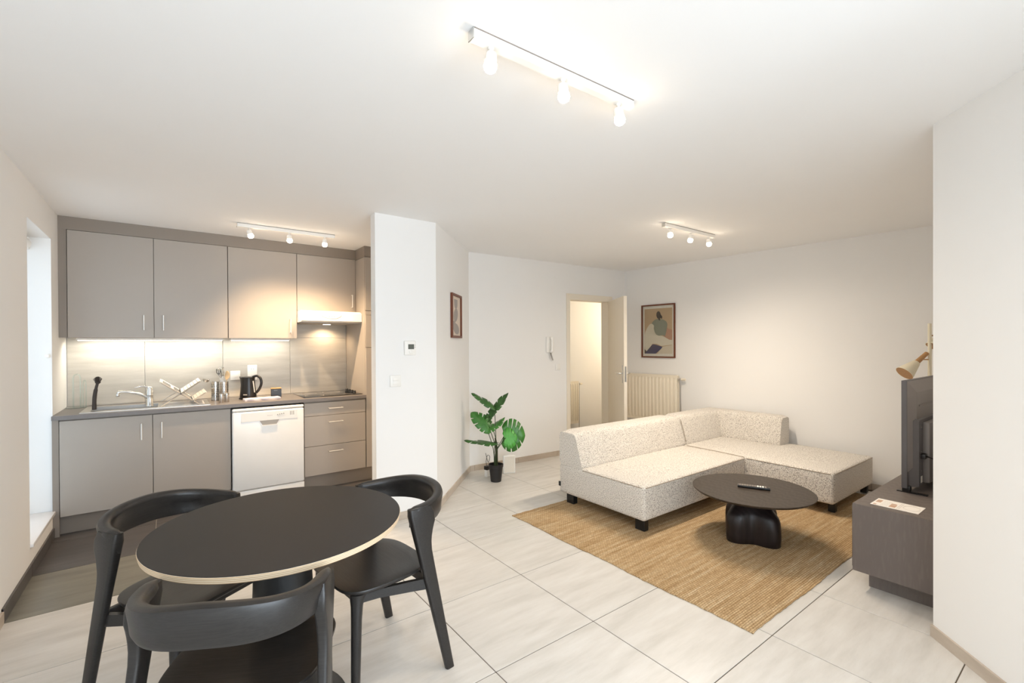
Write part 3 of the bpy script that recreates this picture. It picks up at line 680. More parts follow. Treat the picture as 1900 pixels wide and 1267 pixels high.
def radiator(label, origin, rz, L, h, rib, z0, valve_right=True, depth=.09):
    r = thing('radiator', label, 'radiator', (origin[0], origin[1], z0), rz)
    bm = B(); n = int(L / rib); prof = [(0, -depth)]
    pts = []
    for i in range(n):
        a = i * L / n; w_ = L / n
        pts += [(a, 0), (a + w_ * .16, 0), (a + w_ * .30, -.014), (a + w_ * .70, -.014), (a + w_ * .84, 0)]
    pts.append((L, 0))
    front = [(x, -depth + .012 + y) for x, y in pts]; back = [(L, -depth + .03), (0, -depth + .03)]
    ring = front + back; z_in = .035
    def row(z, k): return [Vector((x, (-depth + .012 + (y - (-depth + .012)) * k) if i < len(front) else y, z)) for i, (x, y) in enumerate(ring)]
    ring_loft(bm, [row(0, 0), row(z_in, 0), row(z_in + .03, 1), row(h - z_in - .03, 1), row(h - z_in, 0), row(h, 0)])
    obj('front_panel', bm, 'cream_radiator', r, 30)
    bm = B(); box(bm, 0, L, -.035, -.02, .01, h - .01); obj('back_panel', bm, 'cream_radiator', r)
    bm = B(); box(bm, .01, L - .01, -depth + .02, -.02, h - .012, h - .002); obj('top_grille', bm, 'cream_radiator', r)
    for x in (.06, L - .06):
        bm = B(); box(bm, x - .015, x + .015, -.022, 0.0, .08, h - .06); obj('bracket', bm, 'cream_radiator', r)
    x = L + .035 if valve_right else -.035; sx = 1 if valve_right else -1
    bm = B(); tube(bm, [(x - sx * .045, -.05, h - .05), (x + sx * .012, -.05, h - .05)], .012, 10); tube(bm, [(x, -.05, h - .035), (x, -.05, h - .075)], .013, 10); v_ = obj('valve', bm, 'brushed_steel', r, 50)
    bm = B(); tube(bm, [(x + sx * .012, -.05, h - .05), (x + sx * .065, -.05, h - .05)], [.017, .015], 14); obj('valve_head', bm, 'cream_radiator', v_, 40)
    bm = B(); tube(bm, [(x, -.05, h - .07), (x, -.05, -z0 + .004)], .0065, 10); obj('pipe', bm, 'brushed_steel', r, 50)
    return r
rdir = math.atan2(R1[1] - R0[1], R1[0] - R0[0])
def on_right(s_, off=0.): return (R0[0] + cos(rdir) * s_ + sin(rdir) * off, R0[1] + sin(rdir) * s_ - cos(rdir) * off)
radiator('cream ribbed radiator on the wall below the figure print', on_right(.045), rdir, .80, .62, .052, .39, True)
radiator('cream radiator in the hall beyond the open door', (4.60, 5.598), 0, .91, .70, .05, .10, True)

# ------------------------------------------------------------------ things on the walls
def frame(p_, w_, h_, t_, d_, mat):
    bm = B()
    for a in ((-w_ / 2, w_ / 2, h_ / 2 - t_, h_ / 2), (-w_ / 2, w_ / 2, -h_ / 2, -h_ / 2 + t_), (-w_ / 2, -w_ / 2 + t_, -h_ / 2 + t_, h_ / 2 - t_), (w_ / 2 - t_, w_ / 2, -h_ / 2 + t_, h_ / 2 - t_)): box(bm, a[0], a[1], -d_, 0, a[2], a[3], .0015, 1)
    return obj('frame', bm, mat, p_, 40)
def flat(p_, name, pts, mat, y, th=.0006):
    bm = B(); ring_loft(bm, [[Vector((x, y, z)) for x, z in pts], [Vector((x, y - th, z)) for x, z in pts]]); bmesh.ops.triangulate(bm, faces=[f_ for f_ in bm.faces if len(f_.verts) > 4]); return obj(name, bm, mat, p_)
def ell(cx, cz, rx, rz, n=24, a0=0., a1=2 * pi, rot=0):
    return [(cx + rx * cos(a) * cos(rot) - rz * sin(a) * sin(rot), cz + rx * cos(a) * sin(rot) + rz * sin(a) * cos(rot)) for a in [a0 + (a1 - a0) * i / n for i in range(n + (0 if a1 - a0 > 6.2 else 1))]]
for nm, hx in (('p_beige', 'C9A885'), ('p_tan', 'C08E74'), ('p_sage', '8F9080'), ('p_cream', 'E3D6C4'), ('p_cream2', 'DCCBB6'), ('p_blue', '35335E'), ('p_brown', '3A2A27'), ('p_mat', 'EFE5DA'), ('p_grey', 'A59E98'), ('p_back', 'DCCFC0')): P(nm, hx, .75, var=.03, scale=40)
# figure print: panel pixel coordinates of the sheet (u to the right, v down) mapped to metres
a = thing('framed_print', 'framed print of a seated figure in sage top and cream trousers', 'picture', (*on_right(.5335, .002), 1.586), rdir)
frame(a, .502, .712, .017, .022, 'frame_wood')
bobj('mount', 'p_mat', a, (-.236, .236, -.006, -.002, -.341, .341))
def uv(pts): return [(-.2065 + .413 * u, .303 - .606 * v) for u, v in pts]
flat(a, 'backdrop', uv([(0, 0), (1, 0), (1, 1), (0, 1)]), 'p_beige', -.0062)
flat(a, 'cushion', uv([(.78, .40), (.88, .46), (1, .48), (1, .70), (.90, .695), (.70, .62), (.66, .55)]), 'p_tan', -.0070)
flat(a, 'arm', uv([(0, .55), (.05, .46), (.20, .38), (.28, .36), (.10, .50)]), 'p_tan', -.0070)
flat(a, 'trousers', uv([(.02, .52), (.10, .42), (.20, .34), (.28, .33), (.36, .38), (.33, .45), (.40, .55), (.45, .585), (.60, .60), (.70, .62), (.90, .695), (1, .70), (1, .80), (.75, .82), (.62, .83), (.45, .78), (.28, .78), (.20, .90), (.12, .95), (.02, .93), (0, .80), (0, .60)]), 'p_cream', -.0078)
flat(a, 'shirt', uv([(.44, .235), (.56, .235), (.70, .255), (.80, .30), (.84, .36), (.80, .50), (.75, .62), (.68, .59), (.64, .57), (.60, .60), (.54, .605), (.44, .58), (.38, .52), (.35, .44), (.36, .38), (.30, .34), (.26, .33), (.34, .27)]), 'p_sage', -.0086)
flat(a, 'floor_cloth', uv([(.62, .85), (1, .81), (1, 1), (.48, 1), (.56, .92)]), 'p_cream2', -.0078)
flat(a, 'skirt', uv([(.30, .79), (.42, .80), (.66, .85), (.60, .90), (.45, .98), (.42, 1), (0, 1), (0, .93), (.12, .955), (.20, .93), (.26, .86)]), 'p_blue', -.0086)
flat(a, 'foot', uv([(0, .90), (.05, .93), (.06, .98), (0, 1)]), 'p_brown', -.0090)
flat(a, 'head', [(x, z) for x, z in ell(-.2065 + .413 * .52, .303 - .606 * .145, .032, .050, 24, rot=.05)], 'p_brown', -.0092)
flat(a, 'hair', uv([(.50, .18), (.60, .14), (.66, .19), (.64, .24), (.58, .21), (.58, .27), (.52, .26)]), 'p_brown', -.0088)
bobj('glass', 'pane_glass', a, (-.236, .236, -.0125, -.0115, -.341, .341))
# small abstract print on the diagonal wall
adir = math.atan2(A1[1] - A0[1], A1[0] - A0[0])
sA = math.hypot(2.276 - A0[0], 3.987 - A0[1])
a = thing('framed_print', 'small framed print of stacked grey pebble shapes', 'picture', (A0[0] + cos(adir) * sA, A0[1] + sin(adir) * sA, 1.696), adir)
a.location = (a.location.x + sin(adir) * .002, a.location.y - cos(adir) * .002, 1.696)
frame(a, .372, .430, .022, .022, 'frame_wood'); bobj('sheet', 'p_back', a, (-.166, .166, -.006, -.002, -.194, .194))
flat(a, 'cup_shape', [(-.075, .165), (.055, .165)] + ell(-.01, .125, .065, .055, 14, 0, -pi), 'p_grey', -.0062)
flat(a, 'pebble_shape', ell(-.015, .010, .085, .062, 28, rot=.45), 'p_grey', -.0064)
flat(a, 'stem_shape', [(-.12, -.06), (-.04, -.03), (-.02, -.09), (-.11, -.10)], 'p_grey', -.0062)
flat(a, 'bowl_shape', ell(.0, -.125, .115, .052, 28, rot=-.15), 'p_grey', -.0066)

t = thing('thermostat', 'white wall thermostat with grey display on the partition', 'thermostat', (1.582, 3.529, 1.389))
bobj('housing', 'white_plastic', t, (-.048, .048, -.026, 0, -.058, .058), .006, seg=3)
bobj('display', 'lcd', t, (-.020, .031, -.0275, -.0255, -.010, .030), .001, seg=1)
bm = B(); lathe(bm, [(.016, 0), (.016, .003), (.013, .005), (.001, .005)], c=(.005, -.026, -.033), seg=24, M=Matrix.Rotation(RAD(90), 3, 'X')); obj('dial', bm, 'white_plastic', t, 40)
for z in (.022, .006): bobj('button', 'grey_print', t, (.036, .042, -.0275, -.0255, z - .003, z + .003))
s = thing('light_switch', 'white double light switch below the thermostat', 'switch', (1.461, 3.529, 1.125))
bobj('plate', 'white_plastic', s, (-.046, .046, -.011, 0, -.046, .046), .004)
for z in (-.0145, .0145): bobj('rocker', 'white_plastic', s, (-.026, .026, -.015, -.010, z - .0135, z + .0135), .002)
ddir = w_door.rotation_euler.z
def on_door(s_, off=.001): return (D0[0] + cos(ddir) * s_ + sin(ddir) * off, D0[1] + sin(ddir) * s_ - cos(ddir) * off)
i_ = thing('intercom', 'white wall intercom handset with coiled cord by the door', 'intercom', (*on_door(1.133), 1.41), ddir)
bobj('base', 'white_plastic', i_, (-.045, .045, -.025, 0, -.10, .10), .012, seg=3)
bm = B(); tube(bm, smoothpts([(.012, -.035, .088), (.012, -.058, .07), (.012, -.060, 0), (.012, -.058, -.07), (.012, -.035, -.088)], 5), [.020] * 5 + [.016] * 11 + [.020] * 5, 12); obj('handset', bm, 'white_plastic', i_, 60)
bm = B(); tube(bm, [(.01 + .009 * cos(k * 1.2) + .0006 * k, -.03 + .009 * sin(k * 1.2), -.10 - .0016 * k) for k in range(60)], .0025, 5); obj('coiled_cord', bm, 'grey_print', i_, 60)
s = thing('light_switch', 'white switch on the wall between intercom and door frame', 'switch', (*on_door(1.281), 1.126), ddir)
bobj('plate', 'white_plastic', s, (-.038, .038, -.010, 0, -.040, .040), .004); bobj('rocker', 'white_plastic', s, (-.022, .022, -.014, -.009, -.024, .024), .002)

# ------------------------------------------------------------------ rug and sofa
RX0, RX1, RY0, RY1 = 2.262, 5.16, 1.090, 3.045
bm = B(); nx, ny = 96, 64; verts = {}
rn = random.Random(3)
jx0 = [rn.uniform(-.007, .007) for _ in range(ny + 1)]; jy0 = [rn.uniform(-.005, .005) for _ in range(nx + 1)]; jy1 = [rn.uniform(-.005, .005) for _ in range(nx + 1)]
for i in range(nx + 1):
    for j in range(ny + 1):
        x = RX0 + (RX1 - RX0) * i / nx; y = RY0 + (RY1 - RY0) * j / ny
        if i == 0: x += jx0[j] * .5 + .004 * sin(j * .25)
        if j == 0: y += jy0[i] * .5 + .003 * sin(i * .2)
        if j == ny: y += jy1[i]
        e = min(i, nx - i, j, ny - j); z = .008 + .0006 * sin(i * 1.3) * sin(j * 2.1) - (.002 if e == 0 else 0)
        verts[i, j] = bm.verts.new((x, y, z))
for i in range(nx):
    for j in range(ny): bm.faces.new((verts[i, j], verts[i + 1, j], verts[i + 1, j + 1], verts[i, j + 1]))
edge = [verts[i, 0] for i in range(nx + 1)] + [verts[nx, j] for j in range(1, ny + 1)] + [verts[i, ny] for i in range(nx - 1, -1, -1)] + [verts[0, j] for j in range(ny - 1, 0, -1)]
low = [bm.verts.new((v.co.x, v.co.y, .0008)) for v in edge]
for k in range(len(edge)): bm.faces.new((edge[k], edge[(k + 1) % len(edge)], low[(k + 1) % len(edge)], low[k]))
bm.faces.new(low[::-1])
tag(obj('jute_rug', bm, 'jute', None, 60), 'woven natural jute rug under the sofa and coffee table', 'rug')

sf = thing('corner_sofa', 'cream boucle corner sofa with chaise end', 'sofa', (0, 0, .0))
def cushion(name, pts_fn, parent=sf): pass
def soft_box(name, x0, x1, y0, y1, z0, z1, bev=.035, puff=.012):
    bm = B(); box(bm, x0, x1, y0, y1, z0, z1)
    bmesh.ops.bevel(bm, geom=bm.edges[:], offset=bev, segments=4, profile=.5, affect='EDGES')
    bmesh.ops.subdivide_edges(bm, edges=[e for e in bm.edges if e.calc_length() > .2], cuts=5, use_grid_fill=True)
    for v in bm.verts:
        if v.co.z > (z0 + z1) / 2:
            u = (v.co.x - x0) / (x1 - x0); w_ = (v.co.y - y0) / (y1 - y0)
            v.co.z += puff * (4 * u * (1 - u)) ** .6 * (4 * w_ * (1 - w_)) ** .6 if 0 < u < 1 and 0 < w_ < 1 else 0
    return obj(name, bm, 'boucle', sf, 50)
ZS0, ZS1, ZB = .094, .354, .650
soft_box('seat', 2.800, 4.297, 2.135, 3.06, ZS0, ZS1, .026, .008)
soft_box('chaise', 4.303, 5.262, 1.425, 3.06, ZS0, ZS1, .026, .008)
def back(name, prof, a0, a1, axis):
    # prof: closed (depth, z) polygon rounded; extruded along axis
    n = 14; bm = B(); secs = []
    for k in range(n + 1):
        t = k / n; a = a0 + (a1 - a0) * t; e = min(t, 1 - t) * abs(a1 - a0); ins = 0 if e > .03 else .016 * (1 - e / .03) ** 2
        c_ = Vector((sum(p[0] for p in prof) / len(prof), sum(p[1] for p in prof) / len(prof)))
        s_ = []
        for d_, z in prof:
            q = Vector((d_, z)) - c_; q = c_ + q * (1 - ins / max(q.length, .02))
            s_.append(Vector((a, q.x, q.y)) if axis == 'x' else Vector((q.x, a, q.y)))
        secs.append(s_)
    ring_loft(bm, secs); return obj(name, bm, 'boucle', sf, 60)
def rnd(poly, r=.035, n=5):
    out = []; L = len(poly)
    for i in range(L):
        p0, p1, p2 = Vector(poly[i - 1]), Vector(poly[i]), Vector(poly[(i + 1) % L]); a = (p0 - p1).normalized(); b = (p2 - p1).normalized()
        rr = min(r, (p0 - p1).length * .45, (p2 - p1).length * .45)
        for k in range(n + 1):
            t = k / n; q = (1 - t) ** 2 * (p1 + a * rr) + 2 * t * (1 - t) * p1 + t * t * (p1 + b * rr); out.append((q.x, q.y))
    return out
pb = rnd([(2.755, .335), (2.845, ZB), (3.062, ZB), (3.062, .335)], .05)
back('backrest', pb, 2.800, 4.330, 'x')
back('backrest', pb, 4.334, 5.262, 'x')
pr_ = rnd([(5.02, .335), (5.075, ZB), (5.264, ZB), (5.264, .335)], .05)
back('side_backrest', pr_, 2.150, 2.93, 'y')
P('seam', 'A59A8B', .9)
for pts in ([(2.82, 2.1365, .343), (4.28, 2.1365, .343)], [(2.8015, 2.16, .343), (2.8015, 2.76, .343)], [(4.3045, 1.45, .343), (4.3045, 2.13, .343)], [(4.33, 1.4265, .343), (5.24, 1.4265, .343)], [(4.300, 2.15, .352), (4.300, 2.45, .3585), (4.302, 2.74, .358)], [(4.332, 2.768, .385), (4.332, 2.80, .50), (4.332, 2.836, .615)], [(5.035, 2.775, .39), (5.058, 2.80, .50), (5.08, 2.836, .615)]):
    bm = B(); tube(bm, pts, .0035, 6); obj('piping', bm, 'seam', sf, 60)
for x, y, w_, d_ in ((2.835, 2.955, .012, .085), (2.835, 2.205, .012, .085), (4.25, 2.20, .085, .012), (4.395, 1.475, .05, .05), (5.20, 1.485, .05, .05), (5.20, 2.98, .05, .05), (4.25, 2.98, .05, .05)):
    bm = B(); box(bm, x - .0, x + max(w_, .05), y - d_ / 2, y + d_ / 2, .0098, .100, .002, 1); obj('leg', bm, 'black_metal', sf, 40)
bm = B(); box(bm, 2.794, 2.801, 3.035, 3.058, .15, .19, .001, 1); obj('fabric_tag', bm, 'black_metal', sf)

# ------------------------------------------------------------------ coffee table
ct = thing('coffee_table', 'round dark wood coffee table on a sculpted dark base', 'table', (3.378, 1.633, .0096))
zt = .3504
bm = B(); lathe(bm, [(.385, zt - .018), (.399, zt - .006), (.400, zt - .002), (.397, zt)], seg=72); obj('tabletop', bm, 'table_oak', ct, 30)
phi0 = math.atan2(-.49, -.87); secs = []
def base_r(t, lob):
    psi = (t - phi0) % (pi / 2) - pi / 4
    return .142 + .074 * lob * abs(cos(2 * psi)) ** 2.2 + .03 * (1 - lob)
for z, k, lob in ((0, .98, 1), (.004, 1.0, 1), (.05, 1.02, 1), (.12, 1.02, .98), (.165, 1.0, .95), (.19, .96, .90), (.21, .89, .82), (.24, .75, .7), (.275, .60, .55), (.305, .50, .4), (.3322, .46, .35)):
    secs.append([Vector((base_r(t, lob) * k * cos(t), base_r(t, lob) * k * sin(t), z)) for t in [2 * pi * i / 96 for i in range(96)]])
bm = B(); ring_loft(bm, secs); obj('base', bm, 'base_oak', ct, 50)
r = thing('remote_control', 'black television remote lying on the coffee table', 'remote', (3.395, 1.628, .3602), math.atan2(1.527 - 1.719, 3.433 - 3.338))
bobj('body', 'black_plastic', r, (-.105, .105, -.022, .022, 0, .017), .004)
for k in range(11):
    for j in range(3):
        lit = 7 <= k <= 9
        bobj('button', 'white_plastic' if lit else 'lacquer_dark', r, (-.095 + .0165 * k, -.083 + .0165 * k, -.017 + .012 * j, -.008 + .012 * j, .0165, .0195), .001, seg=1)

# ------------------------------------------------------------------ television corner
cs = thing('tv_console', 'low dark wood television console on a recessed plinth', 'console', (3.160, .575, 0))
bobj('body', 'console_oak', cs, (0, 1.62, 0, .380, .100, .488), .002, seg=1)
bobj('plinth', 'console_oak', cs, (.085, 1.54, .03, .325, 0, .100))
for k in range(3):
    bobj('door', 'console_oak', cs, (.02 + .53 * k, .02 + .53 * k + .522, .380, .388, .115, .474), .0015, seg=1)
tv = thing('television', 'flat television seen from behind on the console', 'television', (3.612, .82, .488))
TVW, TVB, TVT = 1.12, .030, .690
bobj('bezel', 'tv_dark', tv, (0, TVW, -.010, .018, TVB, TVT), .003)
bobj('screen', 'black_glass', tv, (.01, TVW - .01, .0175, .019, TVB + .012, TVT - .01))
bm = B(); ring_loft(bm, [[Vector((x, -.010, z)) for x, z in ((.006, TVB + .10), (TVW - .006, TVB + .10), (TVW - .006, TVT - .005), (.006, TVT - .005))], [Vector((x, -.038, z)) for x, z in ((.085, TVB + .14), (TVW - .085, TVB + .14), (TVW - .085, TVT - .075), (.085, TVT - .075))]])
sh_ = obj('back_shell', bm, 'tv_shell', tv)
bm = B(); box(bm, .13, TVW - .13, -.043, -.037, TVT - .165, TVT - .155, .002, 1); obj('shell_rib', bm, 'tv_shell', sh_, 40)
bm = B(); ring_loft(bm, [[Vector((x, -.010, z)) for x, z in ((.04, TVB), (TVW - .04, TVB), (TVW - .04, TVT - .24), (TVW - .06, TVT - .225), (.06, TVT - .225), (.04, TVT - .24))], [Vector((x, -.052, z)) for x, z in ((.07, TVB + .01), (TVW - .07, TVB + .01), (TVW - .07, TVT - .26), (TVW - .085, TVT - .245), (.085, TVT - .245), (.07, TVT - .26))]])
hs = obj('electronics_housing', bm, 'tv_dark', tv)
bm = B(); box(bm, .155, TVW - .155, -.085, -.050, TVB + .02, TVT - .265, .006, 2); obj('housing_cover', bm, 'tv_shell', hs, 40)
for z in (.13, .25, .40):
    bm = B(); lathe(bm, [(.006, 0), (.006, .003), (.003, .003), (.001, .001)], c=(.11, -.052, z), seg=12, M=Matrix.Rotation(RAD(90), 3, 'X')); obj('screw', bm, 'steel', hs, 40)
bm = B(); box(bm, .105, .150, -.075, -.050, .205, .235, .004); tube(bm, smoothpts([(.13, -.075, .22), (.16, -.10, .205), (.24, -.105, .18), (.36, -.10, .14), (.5, -.09, .05)], 5), .004, 8); obj('power_cord', bm, 'black_plastic', hs, 50)
bm = B(); box(bm, .108, .140, -.0535, -.0515, .055, .095); obj('rating_label', bm, 'paper', hs)
for x in (.04, TVW - .08):
    bm = B(); box(bm, x - .02, x + .02, -.02, .02, .004, TVB + .012, .003); ring_loft(bm, [[Vector((x + (-.014 if y < 0 else -.014) + dx, y, z)) for dx, z in ((-.008, 0), (.022, 0), (.022, .006), (-.008, .006))] for y in (-.10, .045)]); obj('foot', bm, 'black_plastic', tv, 40)
b_ = thing('leaflet', 'white printed leaflet lying on the console in front of the television', 'leaflet', (3.291, .780, .4885))
bobj('sheet', 'paper', b_, (-.076, .076, -.106, .106, 0, .0015))
P('print_tan', 'C9A58C', .7); P('print_line', 'CFC8C0', .7)
for a in ((-.01, .045, .075, .098), (-.068, -.05, .082, .096), (-.055, -.005, .0, .028), (.0, .02, .005, .030)): bobj('printed_block', 'print_tan', b_, (*a, .0015, .0018))
for k in range(5): bobj('printed_line', 'print_line', b_, (-.05 + .022 * k, -.047 + .022 * k, .034, .068, .0015, .0018))
for yy in (-.008, -.016): bobj('printed_rule', 'print_line', b_, (-.06, .06, yy - .002, yy, .0015, .0018))
bm = B(); tube(bm, [(.045 * cos(t), -.062 + .036 * sin(t), .0017) for t in [2 * pi * i / 32 for i in range(32)]], .0008, 4, closed=True); obj('printed_outline', bm, 'print_line', b_)

fl = thing('floor_lamp', 'cream and wood floor lamp with cone shades behind the console', 'lamp', (4.995, .975, 0))
bm = B(); lathe(bm, [(.135, 0), (.14, .004), (.14, .018), (.13, .022), (.02, .026)], seg=40); obj('base', bm, 'lamp_cream', fl, 40)
bm = B(); tube(bm, [(0, 0, .02), (0, 0, 1.567)], .0125, 16); obj('pole', bm, 'lamp_cream', fl, 50)
def shade(tipx, tipy, zt_, dirv, rot):
    d_ = Vector(dirv).normalized(); R_ = d_.to_track_quat('Z', 'X').to_matrix(); c0 = Vector((tipx, tipy, zt_))
    bm = B(); lathe(bm, [(.0155, 0), (.016, .002), (.0205, .118), (.021, .12)], c=c0, seg=18, M=R_); s_ = obj('wooden_neck', bm, 'lamp_wood', fl, 40)
    bm = B(); lathe(bm, [(.0215, .112), (.028, .118), (.066, .248), (.064, .248), (.026, .124), (.02, .119)], c=c0, seg=28, M=R_); obj('lamp_shade', bm, 'lamp_cream', s_, 50)
    bm = B(); lathe(bm, [(.0638, .2475), (.0255, .124), (.002, .124)], c=c0, seg=28, M=R_); obj('shade_lining', bm, 'lamp_wood', s_, 50)
    return s_
shade(-.020, .013, 1.325, (-.165, .124, -.185), 0)
bm = B(); tube(bm, [(0, 0, 1.272), (-.055, .041, 1.274)], .005, 8); obj('arm', bm, 'lamp_wood', fl, 50)
shade(.145, -.105, 1.585, (-.10, .075, -.20), 0)
bm = B(); tube(bm, [(0, 0, 1.468), (.115, -.085, 1.470)], .006, 8); obj('arm', bm, 'lamp_wood', fl, 50)

# ------------------------------------------------------------------ plant corner
pt = thing('plant_pot', 'black plastic plant pot on the tiled floor', 'pot', (2.712, 3.925, .0003))
bm = B(); lathe(bm, [(.050, 0), (.054, .003), (.071, .150), (.075, .152), (.077, .178), (.072, .178), (.068, .15)], seg=36); obj('pot', bm, 'pot_black', pt, 40)
bm = B(); lathe(bm, [(.0655, .13), (.0655, .142), (.03, .147), (.001, .148)], seg=28); obj('soil', bm, 'soil', pt, 60)
mo = thing('monstera_plant', 'green monstera plant with split leaves in the black pot', 'plant', (2.712, 3.925, .148))
PO = Vector((2.712, 3.925, .148))
def leaf(base, tip, nrm, width, mat, curl=.15, fold=.15, splits=4, sw=.034):
    base, tip, nrm = Vector(base) - PO, Vector(tip) - PO, Vector(nrm).normalized()
    ax = tip - base; L = ax.length; ax.normalize(); sd = nrm.cross(ax).normalized(); nn = ax.cross(sd).normalized()
    out = []
    # heart outline in (along, across), with slits reaching towards the midrib
    def edge_pt(t, s_):   # t 0..1 around one side from the notch at the base to the tip
        a = .40 - .60 * cos(pi * t) + (.22 * (1 - t / .14) if t < .14 else 0); w_ = .5 * max(0, sin(pi * t)) ** .85 * (1.06 - .45 * t ** 4); a += .06 * t ** 6
        return a * L, s_ * w_ * width
    rj = random.Random(int(abs(tip.x * 9e3 + tip.z * 7e3)))
    n = 84
    def side(s_):
        pts = []; tqs = [(.34 + .44 * q / max(1, splits - 1) + rj.uniform(-.035, .035), rj.uniform(.40, .72)) for q in range(splits)]
        for i in range(n + 1):
            t = i / n; a, w_ = edge_pt(t, s_); k = 1.
            for tq, dep in tqs:
                if abs(t - tq) < sw * .34: k = min(k, dep)
            mid = max(0, a * .72 + .02 * L)
            pts.append((mid + (a - mid) * k, w_ * k))
        return pts
    L1 = side(1); R1_ = side(-1)
    bm = B(); top = []; rows = []
    def P3(a, w_):
        u = a / L; f_ = abs(w_) / width
        return base + ax * a + sd * w_ + nn * (-curl * L * u * u - fold * abs(w_) + .02 * L * sin(u * 9 + w_ * 40))
    for pts in (L1, R1_):
        spine = [bm.verts.new(P3(max(0, min(a * .72 + .02 * L if True else a, L * .97)), 0)) for a, w_ in [edge_pt(i / n, 1) for i in range(n + 1)]]
        mids = [bm.verts.new(P3((a + max(0, min(edge_pt(i / n, 1)[0] * .72 + .02 * L, L * .97))) / 2, w_ / 2)) for i, (a, w_) in enumerate(pts)]
        rim = [bm.verts.new(P3(a, w_)) for a, w_ in pts]
        for i in range(n):
            for A_, B_ in ((spine, mids), (mids, rim)):
                try: bm.faces.new((A_[i], A_[i + 1], B_[i + 1], B_[i]))
                except ValueError: pass
    bmesh.ops.remove_doubles(bm, verts=bm.verts[:], dist=.00005)
    bmesh.ops.recalc_face_normals(bm, faces=bm.faces[:])
    o = obj('leaf', bm, mat, mo, 70)
    md = o.modifiers.new('thickness', 'SOLIDIFY'); md.thickness = .0012
    return o
CAMD = Vector((-.6, -.8, .12))
leaves = [
    ((2.700, 3.930, .765), (2.526, 4.060, .917), (-.30, -.30, .90), .10, 'leaf_dark', .06, .25),
    ((2.655, 3.960, .655), (2.816, 3.843, .893), (.45, -.30, .60), .12, 'leaf_dark', .05, .30),
    ((2.660, 3.958, .545), (2.521, 4.064, .712), (-.35, -.70, .55), .17, 'leaf_mid', .12, .10),
    ((2.640, 3.975, .540), (2.790, 3.862, .632), (.10, -.40, .85), .13, 'leaf_mid', -.15, .30),
    ((2.705, 3.930, .400), (2.462, 4.108, .430), (-.02, -.12, .98), .15, 'leaf_dark', .02, .20),
    ((2.782, 3.870, .478), (2.945, 3.748, .470), CAMD, .33, 'leaf_mid', .06, .05),
    ((2.765, 3.840, .448), (2.862, 3.768, .462), CAMD + Vector((.05, 0, .2)), .21, 'leaf_light', .10, .05)]
for lf in leaves:
    leaf(*lf)
    b0 = Vector(lf[0]) - PO; s0 = Vector((random.uniform(-.02, .02), random.uniform(-.02, .02), -.004))
    bm = B(); tube(bm, smoothpts([s0, Vector((s0.x * 1.2 + b0.x * .12, s0.y * 1.2 + b0.y * .12, b0.z * .5)), b0 + Vector((0, 0, -.01)) * .5, b0 + (Vector(lf[1]) - Vector(lf[0])) * .04], 6), .0038, 7); obj('stem', bm, 'stem', mo, 60)
for dx, dy, hh in ((0, 0, .30), (.012, -.008, .24)):
    bm = B(); tube(bm, smoothpts([(dx, dy, -.004), (dx * .8, dy, hh * .5), (dx * .2 - .004, dy + .003, hh)], 5), .007, 8); obj('trunk', bm, 'trunk', mo, 60)
w_ = thing('mesh_panel_box', 'small white mesh-fronted box standing on the floor behind the plant pot', 'box', (3.0, 4.085, .0003), RAD(-22))
P('mesh_white', 'E9E2D6', .7, var=.12, scale=260, bmp=.5, bscale=260)
bobj('housing', 'white_plastic', w_, (-.067, .067, -.012, .03, 0, .195), .005); bobj('mesh_front', 'mesh_white', w_, (-.058, .058, -.0145, -.011, .010, .185), .001, seg=1)
q = thing('router', 'small white and black network device tucked behind the plant pot', 'router', (2.738, 4.120, .0003), RAD(12))
bobj('body', 'white_plastic', q, (-.030, .030, -.020, .020, 0, .075), .004); bobj('top_unit', 'black_plastic', q, (-.034, .034, -.024, .024, .0752, .115), .004)
bm = B(); tube(bm, smoothpts([(-.01, 0, .113), (-.012, .01, .16), (.02, .02, .22), (.05, .015, .20), (.04, .03, .14), (.02, .05, .24)], 6), .0028, 6); obj('cable', bm, 'black_plastic', q, 60)

# ------------------------------------------------------------------ dining table
dt = thing('dining_table', 'round dining table with black top and pale plywood edge', 'table', (.352, 1.960, 0))
ZT = .735; RT = .441
bm = B(); lathe(bm, [(RT - .012, ZT - .026), (RT - .004, ZT - .022), (RT, ZT - .004), (RT - .001, ZT - .0015)], seg=96); obj('plywood_edge', bm, 'birch_ply', dt, 30)
bm = B(); lathe(bm, [(RT - .0015, ZT - .0018), (RT - .002, ZT), (.2, ZT + .0001)], seg=96); obj('tabletop', bm, 'laminate_black', dt, 30)
bm = B(); lathe(bm, [(.225, 0), (.23, .004), (.225, .012), (.16, .03), (.13, .10), (.112, .30), (.102, .55), (.105, ZT - .0262)], seg=48); obj('pedestal', bm, 'black_metal', dt, 50)

